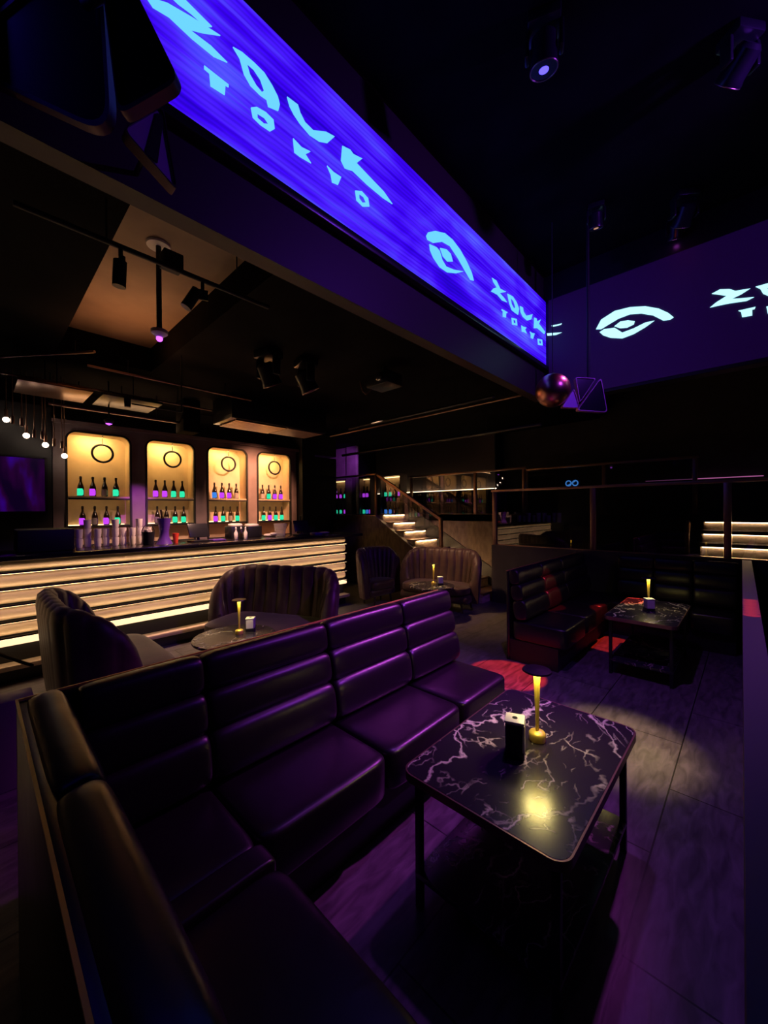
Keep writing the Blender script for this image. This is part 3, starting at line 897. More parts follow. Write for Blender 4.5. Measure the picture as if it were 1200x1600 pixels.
glass0 = tag(MB().lathe([(0.03, 0), (0.036, 0.02), (0.04, 0.11), (0.037, 0.11), (0.033, 0.025), (0.004, 0.02)], seg=14).build('drinking_glass', M['crystal']), '', 'glass', 'glasses stacked on the bar')
k = 0
for col in range(9):
    for lev in range(2 if col % 3 != 1 else 3):
        y = 0.86 + 0.092 * col
        g = glass0 if k == 0 else glass0.copy()
        if k:
            COL.objects.link(g)
        g.location = (-5.86 - 0.05 * (col % 2), y, 1.276 + 0.112 * lev)
        g['label'] = 'clear tumbler left of the ice bucket, %s stack from left, %s layer' % (ORD[col], ('bottom', 'second', 'top')[lev])
        k += 1
pit = thing('ice_bucket', 'dark wire-handled ice bucket with pale contents on the bar', 'bucket', (-5.62, 1.53, 1.276))
MB().lathe([(0.055, 0), (0.065, 0.01), (0.075, 0.17), (0.07, 0.17), (0.06, 0.02), (0.003, 0.015)], seg=20).build('pail', M['black_plastic'], pit, world=False)
MB().path([(0, 0.072 * math.cos(a), 0.16 + 0.10 * math.sin(a)) for a in [PI * q / 10 for q in range(11)]], 0.005).build('handle', M['dark_metal'], pit, world=False)
mb = MB()
for q in range(9):
    mb.puff((0.028 * math.cos(q * 2.4), 0.028 * math.sin(q * 2.4), 0.165 + 0.012 * (q % 3)), (0.04, 0.04, 0.04), 0.6, nu=10, nv=6)
mb.build('contents', M['linen'], pit, world=False)
ch = thing('champagne_cooler', 'tall purple champagne cooler holding a bottle beside the ice bucket', 'cooler', (-5.66, 1.73, 1.276))
MB().lathe([(0.10, 0), (0.085, 0.03), (0.06, 0.09), (0.055, 0.16), (0.085, 0.34), (0.08, 0.34), (0.05, 0.17), (0.004, 0.12)], seg=24).build('vessel', M['purple_plastic'], ch, world=False)
rb = tag(MB().lathe([(0.025, 0), (0.032, 0.01), (0.032, 0.14), (0.012, 0.20), (0.012, 0.28)], c=(0, 0, 0), seg=14).build('wine_bottle', M['bottle']), 'dark bottle neck leaning out of the purple champagne cooler', 'bottle')
rb.location = (-5.66, 1.73, 1.45)
rb.rotation_euler = (0.15, 0.05, 0)
tag(MB().lathe([(0.028, 0), (0.042, 0.13), (0.039, 0.13), (0.026, 0.01), (0.003, 0.008)], c=(-5.75, 1.90, 1.276), seg=18).build('plastic_cup', M['red_plastic']), 'red plastic cup standing right of the purple champagne cooler', 'cup')


def terminal(loc, rz, label, group='card terminals on the bar'):
    t = thing('till_terminal', label, 'till', loc, rz, group)
    MB().box(-0.09, 0.09, -0.12, 0.12, 0, 0.025, 0.006).build('base', M['black_plastic'], t, world=False)
    MB().bar((0, 0, 0.02), (-0.02, 0, 0.10), 0.018).build('stand', M['black_plastic'], t, world=False)
    MB().box(-0.012, 0.012, -0.15, 0.15, 0.06, 0.26, 0.006, rot=Matrix.Rotation(-0.35, 3, 'Y')).build('screen', M['black_plastic'], t, world=False)
    return t


terminal((-5.66, 2.17, 1.276), 0.2, 'black till screen on the bar right of the red cup')
terminal((-5.70, 3.92, 1.276), 0.0, 'black till screen near the right end of the bar')
tray = tag(MB().box(-5.72, -5.55, 2.33, 2.52, 1.276, 1.30, 0.008).build('tray', M['purple_plastic']), 'flat violet tray on the bar beside the left till screen', 'tray')
for k, (y, c) in enumerate(((2.68, 'crystal'), (2.76, 'bottle'), (2.83, 'crystal'))):
    sb = thing('syrup_bottle', 'small pouring bottle on the bar front edge, %s of the middle three' % ORD[k], 'bottle', (-5.58, y, 1.276), 0, 'small bottles on the bar')
    MB().lathe([(0.024, 0), (0.028, 0.008), (0.028, 0.10), (0.012, 0.135), (0.011, 0.16)], seg=14).build('body', M[c], sb, world=False)
    MB().lathe([(0.014, 0.158), (0.014, 0.18), (0.006, 0.19)], seg=12).build('cap', M['white_plastic'], sb, world=False)
for k, (y, h) in enumerate(((2.86, 0.19), (3.14, 0.18))):
    cr_ = thing('bar_crate', 'open black crate behind the small bottles, %s from left' % ORD[k], 'crate', (-5.98, y, 1.276), 0, 'crates on the bar')
    MB().box(-0.12, 0.12, -0.12, 0.12, 0, h, 0.01).build('box', M['black_plastic'], cr_, world=False)
    MB().puff((0, 0, h + 0.012), (0.2, 0.2, 0.06), 0.6).build('towel', M['linen'], cr_, world=False)
tw = tag(MB().puff((-5.85, 3.40, 1.30), (0.16, 0.20, 0.05), 0.7).puff((-5.78, 3.42, 1.32), (0.10, 0.12, 0.05), 0.8).build('folded_towel', M['linen']), 'crumpled pale towel on the bar right of the black crates', 'towel')
rk = thing('wire_basket', 'pale wire basket on the bar left of the right till screen', 'basket', (-5.86, 3.60, 1.276))
mb = MB()
for q in range(8):
    z = 0.01 + q * 0.028
    r_ = 0.075 + 0.004 * q
    mb.torus((0, 0, z), r_, 0.004, 'Z', 24, 6)
for q in range(20):
    a = 2 * PI * q / 20
    mb.bar((0.075 * math.cos(a), 0.075 * math.sin(a), 0.0), (0.103 * math.cos(a), 0.103 * math.sin(a), 0.206), 0.003, seg=6)
mb.build('wire_mesh', M['linen'], rk, world=False)
tag(MB().box(-5.68, -5.52, 4.08, 4.24, 1.276, 1.315, 0.01).build('card_reader', M['purple_plastic']), 'violet card reader at the right end of the bar', 'card reader')
tag(MB().puff((-5.72, 4.42, 1.296), (0.14, 0.22, 0.04), 0.7).build('bar_cloth', M['grey_card']), 'folded grey cloth at the far right end of the bar', 'cloth')
tag(MB().box(-6.05, -5.55, 0.30, 0.78, 1.276, 1.52, 0.02).build('speaker_box', M['black']), 'black cabinet standing on the bar at its left end', 'cabinet')
tap = thing('beer_tap', 'slim dark tap standing at the right end of the back counter', 'tap', (-7.0, 4.78, 1.19))
MB().bar((0, 0, 0), (0, 0, 0.42), 0.014).bar((0, 0, 0.40), (0.12, 0, 0.42), 0.011).build('column', M['dark_metal'], tap, world=False)
MB().bar((0.12, 0, 0.36), (0.12, 0, 0.47), 0.012, 0.018).build('handle', M['dark_metal'], tap, world=False)

# ================================================================ STAIRS AND RAILS
st = thing('staircase', 'lit stairs with glowing risers climbing to the raised landing', 'staircase', (-4.9, 6.7, 0))
NS = 9
rise, go = 0.18, 0.31
for k in range(NS):
    x1 = -3.54 - go * k
    z1 = rise * (k + 1)
    MB().box(x1 - go - 0.02, x1, 6.31, 7.09, max(0.0, z1 - rise - 0.05), z1 - 0.03).build('step', M['stone_step'], st)
    MB().box(x1 - go, x1 + 0.03, 6.31, 7.09, z1 - 0.03, z1, 0.004).build('tread', M['bronze'], st)
    if k > 1:
        MB().box(x1 + 0.004, x1 + 0.018, 6.36, 7.04, z1 - 0.040, z1 - 0.031).build('light_strip', M['step_strip'], st)
MB().sheet([[(-3.52, 0.02), (-3.52, 0.40), (-6.17, 1.96), (-6.17, 1.56)]], lambda u, w_, d: (u, 7.098 - d, w_), 0.012).build('stringer', M['black'], st, smooth=False)

st2 = thing('staircase', 'short lit stone stairs seen through the right glass panels', 'staircase', (0.4, 7.2, 1.045))
for k in range(3):
    y = 6.98 + 0.26 * k
    z1 = 1.045 + 0.165 * (k + 1)
    MB().box(-0.52, 1.6, y, y + (0.3 if k < 2 else 0.45), max(1.046, z1 - 0.19), z1 - 0.05).build('step', M['stone_step'], st2)
    MB().box(-0.54, 1.6, y - 0.03, y + 0.26, z1 - 0.05, z1, 0.004).build('tread', M['black'], st2)
    MB().box(-0.50, 1.58, y - 0.018, y - 0.004, z1 - 0.058, z1 - 0.051).build('light_strip', M['step_strip'], st2)
np_ = thing('newel_post', 'short pale post with a rounded cap at the foot of the right stairs', 'post', (-0.66, 7.0, 1.045))
MB().box(-0.685, -0.635, 6.90, 6.96, 1.045, 1.36, 0.006).build('post', M['bronze'], np_)
MB().puff((-0.655, 6.93, 1.44), (0.06, 0.06, 0.17), 0.6).build('cap', M['bronze'], np_)


def railing(name_label, y, x0, x1, zb, zt, posts, w=0.022, glass='glass', cat='railing', sill=None):
    t = thing('glass_railing', name_label, cat, ((x0 + x1) / 2, y, zb), 0, 'bronze framed glass railings')
    MB().box(x0 - w, x1 + w, y - w, y + w, zt - 0.03, zt + 0.01, 0.004).build('top_rail', M['bronze'], t)
    for p in posts:
        MB().box(p - w, p + w, y - w * 0.9, y + w * 0.9, zb, zt - 0.03, 0.003).build('post', M['bronze'], t)
    xs = sorted(set([x0] + list(posts) + [x1]))
    for a, b_ in zip(xs, xs[1:]):
        if b_ - a > 0.1:
            MB().box(a + w + 0.004, b_ - w - 0.004, y - 0.005, y + 0.005, zb + 0.012, zt - 0.034).build('glass_panel', M[glass], t, smooth=False)
    if sill:
        MB().box(x0 - w, x1 + w, y - 0.03, y + 0.05, zb - 0.02, zb + 0.008, 0.003).build('sill', M['bronze'], t)
    return t


rA = railing('bronze glass railing on the landing left of the lit stairs', 6.25, -9.1, -6.17, 1.58, 2.53, [-7.75, -6.17], 0.03, sill=1)
rS = thing('stair_handrail', 'sloping bronze handrail with glass beside the lit stairs', 'handrail', (-5.2, 6.25, 0.8))
MB().bar((-6.12, 6.25, 2.50), (-4.40, 6.25, 1.52), 0.026, square=True).build('top_rail', M['bronze'], rS)
MB().box(-4.41, -4.35, 6.20, 6.26, 0.0, 1.545, 0.004).build('post', M['bronze'], rS)
MB().sheet([[(-6.12, 1.60), (-4.42, 0.58), (-4.42, 1.50), (-6.12, 2.47)]], lambda u, w_, d: (u, 6.245 + d, w_), 0.01).build('glass_panel', M['glass'], rS, smooth=False)
rB = railing('bronze glass railing above the brown wall right of the lit stairs', 7.15, -5.88, -3.10, 1.60, 2.49, [-5.87, -4.16, -3.12], 0.028, sill=1)
rC = railing('bronze framed glass screen standing on the near ledge at right', 6.6, -3.45, 3.0, 1.055, 2.05, [-3.43, -1.78, -0.22, 1.4], 0.038, 'dark_glass', sill=1)
rD = railing('purple-lit glass railing on the upper level behind the ledge screen', 8.0, -3.45, -0.64, 1.60, 2.535, [-3.43, -1.97, -0.66], 0.032, 'dark_glass')

# cove-lit bench backs on the upper level
cv = thing('bench_wall', 'low dark wall with a warm light line on top behind the landing railing', 'low wall', (-6.2, 8.5, 1.6))
MB().box(-8.4, -4.42, 8.42, 8.52, 1.60, 2.19).build('panel', M['black'], cv)
MB().box(-8.4, -4.42, 8.425, 8.45, 2.19, 2.205).build('light_strip', M['warm_strip'], cv)
MB().box(-8.4, -4.42, 8.52, 8.56, 1.60, 3.54).build('backing_panel', M['taupe'], cv)
cw = thing('bench_wall', 'low dark wall with a dim pink light line on top at far right', 'low wall', (-0.6, 8.5, 1.6))
MB().box(-1.40, 0.14, 8.42, 8.52, 1.60, 2.185).build('panel', M['black'], cw)
MB().box(-1.40, 0.14, 8.425, 8.45, 2.185, 2.20).build('light_strip', M['pink_cove'], cw)
MB().box(-1.45, 2.9, 8.52, 8.56, 1.60, 4.6).build('backing_panel', M['wall'], cw)
ne = thing('neon_sign', 'small glowing blue eye-shaped sign in the dark above the ledge screen', 'sign', (-2.74, 8.83, 2.24))
for sx in (-0.06, 0.07):
    MB().torus((-2.70 + sx, 8.50, 2.23), 0.052, 0.012, 'Y', 20, 6).build('tube', M['neon'], ne)
MB().bar((-2.77, 8.5, 2.19), (-2.63, 8.5, 2.27), 0.01).build('tube', M['neon'], ne)
MB().box(-2.86, -2.54, 8.52, 8.54, 2.14, 2.32).box(-2.72, -2.68, 8.52, 8.85, 2.2, 2.26).build('backing', M['black'], ne)

# bottles and glasses faintly lit behind the left end of the ledge screen
cb_ = thing('glass_rack_shelf', 'dim shelf of glassware behind the left end of the ledge screen', 'shelf', (-2.9, 7.4, 1.045))
MB().box(-3.38, -2.45, 7.3, 7.6, 1.045, 1.42).build('cabinet', M['black'], cb_)
MB().box(-3.40, -2.43, 7.28, 7.62, 1.42, 1.45, 0.004).build('top', M['satin'], cb_)
for k in range(9):
    g = glass0.copy()
    COL.objects.link(g)
    g.location = (-3.33 + 0.095 * k, 7.40 + 0.05 * (k % 2), 1.451)
    g.scale = (1, 1, 1.6 if k % 3 else 1.2)
    g['label'] = 'tall clear glass on the dim shelf behind the ledge screen, %s from left' % ORD[k]
    g['group'] = 'glasses behind the ledge screen'

# ---------------------------------------------------------------- partition
pt = thing('partition_wall', 'waist-high thin partition running from the camera to the ledge at right', 'partition', (0.0, 3.4, 0))
pm = MB()
pl = [(-0.002, 0.40), (-0.085, 6.54), (0.0, 6.54), (0.075, 0.40)]
vs0 = [pm.bm.verts.new((x, y, 0)) for x, y in pl]
vs1 = [pm.bm.verts.new((x, y, 1.02)) for x, y in pl]
pm.bm.faces.new(vs0[::-1]); pm.bm.faces.new(vs1)
for k in range(4):
    pm.bm.faces.new((vs0[k], vs0[(k + 1) % 4], vs1[(k + 1) % 4], vs1[k]))
pm.build('body', M['wall'], pt)
pm = MB()
vs0 = [pm.bm.verts.new((x, y, 1.02)) for x, y in pl]
vs1 = [pm.bm.verts.new((x, y, 1.05)) for x, y in pl]
pm.bm.faces.new(vs0[::-1]); pm.bm.faces.new(vs1)
for k in range(4):
    pm.bm.faces.new((vs0[k], vs0[(k + 1) % 4], vs1[(k + 1) % 4], vs1[k]))
pm.build('cap', M['partition'], pt)


# ================================================================ BANQUETTES
def banquette(label, x_back, y0, y1, leg, leg_end, mirror=False):
    """L shaped bench: long run along y facing +x, short run along x at y0 (facing +y) or y1 (facing -y)"""
    t = thing('banquette', label, 'banquette', (x_back + 0.3, (y0 + y1) / 2, 0), 0, 'black leather banquettes')

    def run(p, ax, out, L, secs, a0=0.0, seat0=0.0):
        # p: outer back foot corner, ax: unit along, out: unit to the seat front
        ax, out = Vector(ax), Vector(out)
        up = Vector((0, 0, 1))
        rot = Matrix((ax, out, up)).transposed()
        mirrored = rot.determinant() < 0

        def blk(mb, a0, a1, o0, o1, z0, z1, bev):
            c = Vector(p) + ax * (a0 + a1) / 2 + out * (o0 + o1) / 2 + up * (z0 + z1) / 2
            hx = abs((ax * (a1 - a0) + out * (o1 - o0)).x) / 2
            hy = abs((ax * (a1 - a0) + out * (o1 - o0)).y) / 2
            mb.box(c.x - hx, c.x + hx, c.y - hy, c.y + hy, z0, z1, bev)
            return mb
        blk(MB(), 0, L, 0.0, 0.035, 0.0, 1.0, 0.008).build('back_panel', M['leather'], t)
        blk(MB(), 0, L, -0.002, 0.006, 1.0, 1.008, 0).build('edge_highlight', M['gold'], t)  # gold strip painting the bar light's highlight along the back edge
        blk(MB(), 0.01, L - 0.01, 0.03, 0.56, 0.0, 0.24, 0.0).build('base', M['black'], t)
        a = a0
        for si, s_ in enumerate(secs):
            sx = seat0 if si == 0 else 0.0
            ang = math.radians(9)
            for (z, h, o_, d) in ((0.935, 0.175, 0.085, 0.13), (0.765, 0.19, 0.115, 0.15), (0.575, 0.235, 0.15, 0.17)):
                c = Vector(p) + ax * (a + s_ / 2) + out * o_ + up * z
                R3 = Matrix.Rotation(-ang if not mirrored else -ang, 3, 'X')
                full = rot @ Matrix.Rotation(ang, 3, 'X')
                MB().roll(c, (s_ - 0.004, d, h * 1.02), full).build('back_roll', M['leather'], t)
            c = Vector(p) + ax * (a + (s_ + sx) / 2) + out * 0.345 + up * 0.345
            MB().puff(c, (s_ - sx - 0.004, 0.60, 0.225), 0.2, rot=rot, nu=44, nv=16).build('seat_cushion', M['leather'], t)
            a += s_
    L = y1 - y0
    n_ = 4
    secs = [0.46, 0.72, 0.69, L - 2.04] if not mirror else [0.70, 0.68, L - 1.38]
    run((x_back, y0, 0), (0, 1, 0), (1, 0, 0), L, secs, 0.0 if mirror else 0.17)
    if leg:
        if leg > 0:
            run((leg_end, y1, 0), (-1, 0, 0), (0, -1, 0), leg_end - x_back - 0.62, [(leg_end - x_back - 0.62) / 3.0] * 3)
        else:
            run((x_back, y0, 0), (1, 0, 0), (0, 1, 0), leg_end - x_back, [(leg_end - x_back) / 2.0] * 2, 0.0, 0.62)
    return t


banquette('long black leather banquette in the foreground beside the near marble table', -1.98, 0.10, 2.76, -1, -0.5)
banquette('black leather corner banquette against the ledge behind the far marble table', -2.02, 4.14, 6.52, 1, -0.12, True)


# ================================================================ TABLES
def rect_table(label, x0, x1, y0, y1, z=0.6):
    t = thing('lounge_table', label, 'table', ((x0 + x1) / 2, (y0 + y1) / 2, 0), 0, 'rectangular marble tables')
    r = 0.055

    def rr(g):
        pts = []
        for cx, cy, a0 in ((x1 - r, y1 - r, 0), (x0 + r, y1 - r, 90), (x0 + r, y0 + r, 180), (x1 - r, y0 + r, 270)):
            for k in range(7):
                a = math.radians(a0 + 15 * k)
                pts.append((cx + (r - g) * math.cos(a), cy + (r - g) * math.sin(a)))
        return pts
    MB().sheet([rr(0.004)], lambda u, w_, d: (u, w_, z - 0.028 + d), 0.028).build('marble_top', M['marble'], t)
    MB().sheet([rr(-0.004), rr(0.003)], lambda u, w_, d: (u, w_, z - 0.036 + d), 0.035).build('edge_band', M['bronze'], t)
    for x in (x0 + 0.05, x1 - 0.05):
        for y in (y0 + 0.06, y1 - 0.06):
            MB().box(x - 0.014, x + 0.014, y - 0.014, y + 0.014, 0.0, z - 0.03, 0.002).build('leg', M['dark_metal'], t)
    MB().box(x0 + 0.035, x1 - 0.035, y0 + 0.045, y1 - 0.045, 0.13, 0.155, 0.004).build('lower_shelf', M['marble'], t)
    return t


rect_table('near rectangular black marble table with gold lamp and card box', -1.085, -0.415, 1.24, 2.26)
rect_table('far rectangular black marble table in front of the corner banquette', -1.11, -0.50, 4.45, 5.58)


def round_table(label, x, y, z=0.5, r=0.38):
    t = thing('round_table', label, 'table', (x, y, 0), 0, 'round marble tables')
    MB().lathe([(r - 0.012, z - 0.026), (r, z - 0.02), (r, z - 0.004), (r - 0.004, z)], seg=56).build('marble_top', M['marble'], t, world=False)
    MB().lathe([(0.05, z - 0.05), (0.06, z - 0.03), (0.06, z - 0.0265)], seg=20).build('hub', M['dark_metal'], t, world=False)
    for k in range(4):
        a = PI / 4 + PI / 2 * k
        MB().bar((0.045 * math.cos(a), 0.045 * math.sin(a), z - 0.035), (0.2 * math.cos(a), 0.2 * math.sin(a), 0.0), 0.013).build('leg', M['dark_metal'], t, world=False)
    return t


round_table('round marble table between the two brown loveseats by the bar', -3.62, 1.72)
round_table('round marble table in front of the loveseat by the stairs', -3.70, 5.0, r=0.36)


def lamp(label, x, y, z):
    t = thing('table_lamp', label, 'table lamp', (x, y, z), 0, 'gold disc table lamps')
    MB().lathe([(0.036, 0), (0.038, 0.003), (0.038, 0.034), (0.034, 0.040), (0.014, 0.048)], seg=28).build('base', M['gold'], t, world=False)
    MB().lathe([(0.0085, 0.044), (0.009, 0.12), (0.013, 0.24), (0.0165, 0.325)], seg=20).build('stem', M['gold'], t, world=False)
    MB().lathe([(0.062, 0.327), (0.067, 0.330), (0.064, 0.336), (0.02, 0.341), (0.004, 0.342)], seg=36).build('shade_disc', M['dark_metal'], t, world=False)
    mb = MB()
    seg = 32
    a_, b_ = [], []
    for k in range(seg):
        an = 2 * PI * k / seg
        a_.append(mb.bm.verts.new((0.024 * math.cos(an), 0.024 * math.sin(an), 0.3265)))
        b_.append(mb.bm.verts.new((0.052 * math.cos(an), 0.052 * math.sin(an), 0.3265)))
    for k in range(seg):
        q = (k + 1) % seg
        mb.bm.faces.new((a_[k], a_[q], b_[q], b_[k]))
    mb.build('led_ring', M['lamp_led'], t, world=False)
    return t


lamp('gold table lamp with dark disc shade on the near marble table', -0.743, 1.835, 0.6)
lamp('gold table lamp glowing on the far rectangular marble table', -0.823, 5.09, 0.6)
lamp('gold table lamp on the round table between the brown loveseats', -3.646, 1.775, 0.5)
lamp('gold table lamp on the round table by the stairs', -3.72, 5.08, 0.5)


def card_box(label, x, y, z, rz, tall=0.15, front='black_plastic'):
    t = thing('card_box', label, 'box', (x, y, z), rz, 'card boxes on the tables')
    w = 0.042
    MB().box(-w, w, -w, w, 0.0, 0.03, 0.003).build('foot', M['black_plastic'], t, world=False)
    MB().box(-w + 0.003, w - 0.003, -w + 0.003, w - 0.003, 0.03, tall, 0.003).build('body', M['grey_card'], t, world=False)
    MB().box(-w, w, -w, w, tall, tall + 0.012, 0.004).build('lid', M['white_plastic'], t, world=False)
    MB().lathe([(0.012, tall + 0.0122), (0.012, tall + 0.0128)], seg=16).build('lid_hole', M['black_plastic'], t, world=False)
    MB().box(-w + 0.008, w - 0.008, -w - 0.0005, -w + 0.004, 0.032, tall - 0.006).build('front_card', M[front], t, world=False)
    MB().box(w - 0.004, w + 0.0005, -w + 0.008, w - 0.008, 0.032, tall - 0.006).build('side_card', M['grey_card'], t, world=False)
    return t


card_box('black-fronted card box with white lid on the near marble table', -0.775, 1.665, 0.6, 0.35)
card_box('white card box in front of the lamp on the far marble table', -0.80, 4.98, 0.6, 0.6, 0.12, 'white_plastic')
card_box('grey and white card box on the round table between the loveseats', -3.66, 1.90, 0.5, 0.9, 0.12, 'white_plastic')
card_box('white card box on the round table by the stairs', -3.62, 5.12, 0.5, 0.8, 0.12, 'white_plastic')


# ================================================================ LOVESEATS
def loveseat(label, x, y, rz, W=1.55, D=0.85, Ht=1.0):
    """curved channel-tufted loveseat facing local +y, centre of its back at the origin side"""
    t = thing('loveseat', label, 'sofa', (x, y, 0), rz, 'channel-tufted loveseats')
    R = 0.38
    pts = []
    hw = W / 2
    n_arc, n_arm = 10, 4
    arm = D * 0.55
    for k in range(n_arm + 1):
        pts.append((-hw, arm - (arm - (R - 0.0)) * k / n_arm if arm > R else R))
    pts = [(-hw, arm)]
    if arm > R:
        pts.append((-hw, R + 0.001))
    for k in range(n_arc + 1):
        a = PI + PI / 2 * k / n_arc
        pts.append((-hw + R + R * math.cos(a), R + R * math.sin(a)))
    for k in range(1, 6):
        pts.append((-hw + R + (W - 2 * R) * k / 6, 0.0))
    for k in range(n_arc + 1):
        a = 1.5 * PI + PI / 2 * k / n_arc
        pts.append((hw - R + R * math.cos(a), R + R * math.sin(a)))
    if arm > R:
        pts.append((hw, arm))
    # resample evenly
    P = [Vector((a, b_, 0)) for a, b_ in pts]
    d = [0.0]
    for a, b_ in zip(P, P[1:]):
        d.append(d[-1] + (b_ - a).length)
    tot = d[-1]
    NCH, PER = 13, 8
    N = NCH * PER
    mb = MB()
    rings = []
    for i in range(N + 1):
        s = tot * i / N
        j = max(q for q in range(len(d)) if d[q] <= s + 1e-9)
        j = min(j, len(P) - 2)
        f = (s - d[j]) / max(1e-9, d[j + 1] - d[j])
        p = P[j].lerp(P[j + 1], f)
        tn = (P[j + 1] - P[j]).normalized()
        nrm = Vector((-tn.y, tn.x, 0))   # towards the seat
        bulge = abs(math.sin(PI * i / PER)) ** 0.6
        e = abs(2 * s / tot - 1)
        hgt = 0.40 + (Ht - 0.40) * (max(0.0, 1 - max(0.0, (e - 0.45) / 0.55) ** 2.3)) ** 0.5
        if hgt < 0.5:
            hgt = 0.5
        th = 0.10
        ring = []
        lean = 0.07
        prof = [(-0.0, 0.14), (-0.01 - 0.012 * bulge, 0.3), (-0.012 - 0.018 * bulge, hgt - 0.10), (0.0 - 0.012 * bulge, hgt - 0.035 + 0.01 * bulge), (0.035, hgt + 0.012 * bulge),
                (0.075, hgt - 0.005 + 0.012 * bulge), (th + 0.022 * bulge, hgt - 0.05), (th + 0.035 * bulge, hgt * 0.72), (th + 0.03 + 0.035 * bulge, 0.45), (th + 0.03, 0.14)]
        for o_, z in prof:
            q = p + nrm * (o_ - lean * max(0, z - 0.4)) + Vector((0, 0, z))
            ring.append(mb.bm.verts.new(q))
        rings.append(ring)
    for a, b_ in zip(rings, rings[1:]):
        for k in range(len(a)):
            q = (k + 1) % len(a)
            mb.bm.faces.new((a[k], a[q], b_[q], b_[k]))
    mb.bm.faces.new(rings[0][::-1]); mb.bm.faces.new(rings[-1])
    mb.build('backrest', M['velvet'], t, world=False, angle=60)
    MB().puff((0, D * 0.53, 0.36), (W - 0.24, D * 0.84, 0.17), 0.42, nu=48, nv=14).build('seat_cushion', M['velvet'], t, world=False)
    MB().box(-hw + 0.1, hw - 0.1, 0.08, D * 0.86, 0.15, 0.29, 0.05, 3).build('seat_base', M['velvet'], t, world=False)
    for sx in (-1, 1):
        for yy in (0.14, D * 0.78):
            MB().bar((sx * (hw - 0.2), yy, 0.0), (sx * (hw - 0.22), yy, 0.16), 0.013, 0.022).build('leg', M['wood_leg'], t, world=False)
    return t


loveseat('brown channel-tufted loveseat seen from its side at left by the bar', -4.15, 0.42, 0.0)
loveseat('brown channel-tufted loveseat facing the near round table, back to the stairs', -4.28, 2.72, PI + 0.45, W=1.6)
loveseat('narrow brown loveseat beyond the right end of the bar, facing the aisle', -5.28, 5.10, -PI / 2, W=0.84, D=0.52)
loveseat('brown channel-tufted loveseat standing before the stairs', -4.06, 5.92, PI + 0.2, W=1.45, D=0.72)

# small things at the left edge
pd = thing('queue_post', 'dark post with a sagging rope at the left edge before the bar', 'barrier post', (-4.35, -0.20, 0))
MB().lathe([(0.15, 0), (0.15, 0.012), (0.03, 0.03), (0.02, 0.05)], seg=24).build('base', M['dark_metal'], pd, world=False)
MB().bar((0, 0, 0.03), (0, 0, 0.98), 0.02).build('pole', M['dark_metal'], pd, world=False)
MB().path([(0.0, 0.02 + 0.5 * q / 10, 0.93 - 0.5 * (q / 10) ** 0.7) for q in range(11)], 0.013).build('rope', M['velvet'], pd, world=False)
pb = thing('side_plinth', 'low grey plinth beside the left loveseat', 'plinth', (-3.35, 0.15, 0))
MB().box(-0.12, 0.06, -0.12, 0.10, 0, 0.55, 0.01).build('body', M['partition'], pb, world=False)

# ================================================================ CEILING FITTINGS
# track over the bar with two spots
tr = thing('lighting_track', 'black pipe under the tan ceiling recess carrying two spots', 'lighting track', (-2.76, 0.85, 3.3))
MB().bar((-2.76, 0.15, 3.3), (-2.75, 1.60, 3.3), 0.016).build('pipe', M['black'], tr)
for y in (0.55, 1.35):
    MB().bar((-2.76, y, 3.31), (-2.76, y, 3.86), 0.005).build('hanger', M['black'], tr)
mb = MB().box(-2.86, -2.76, 0.86, 0.98, 3.32, 3.42, 0.006)
mb.build('driver_box', M['black'], tr)


def spotlight(loc, rz, tilt, label, name='track_spotlight', dot=None):
    t = thing(name, label, 'spotlight', loc, rz, 'small ceiling spotlights')
    MB().bar((0, 0, 0), (0, 0, -0.05), 0.012).build('clamp', M['black'], t, world=False)
    MB().box(-0.035, 0.035, -0.008, 0.008, -0.12, -0.05, 0.003).build('yoke', M['black'], t, world=False)
    R = Matrix.Rotation(tilt, 4, 'Y')
    mb = MB().bar(R @ Vector((0, 0, -0.07)), R @ Vector((0, 0, -0.22)), 0.036, 0.036, seg=20)
    mb.build('lamp_head', M['black_plastic'], t, world=False)
    if dot:
        MB().bar(R @ Vector((0, 0, -0.219)), R @ Vector((0, 0, -0.225)), 0.024, seg=16).build('lens', M[dot], t, world=False)
    return t


spotlight((-2.757, 0.62, 3.285), 0.3, 0.1, 'black spotlight on the left of the bar track pipe')
spotlight((-2.757, 1.10, 3.285), 1.2, 0.5, 'black spotlight on the right end of the bar track pipe')
dc = thing('ceiling_camera', 'dome camera with violet light on a pole below the tan ceiling recess', 'camera', (-3.47, 1.04, 3.12))
MB().bar((-3.47, 1.04, 3.17), (-3.47, 1.04, 3.86), 0.02).build('pole', M['black'], dc)
MB().lathe([(0.085, 3.84), (0.09, 3.855), (0.05, 3.86)], c=(-3.47, 1.04, 0), seg=24).build('ceiling_plate', M['white_plastic'], dc)
MB().lathe([(0.02, 3.11), (0.06, 3.14), (0.062, 3.165), (0.02, 3.18)], c=(-3.47, 1.04, 0), seg=24).build('housing', M['white_plastic'], dc)
mb = MB()
bmesh.ops.create_uvsphere(mb.bm, u_segments=16, v_segments=10, radius=0.024, matrix=Matrix.Translation((-3.47, 1.04, 3.10)))
mb.build('lens', M['purple_dot'], dc)


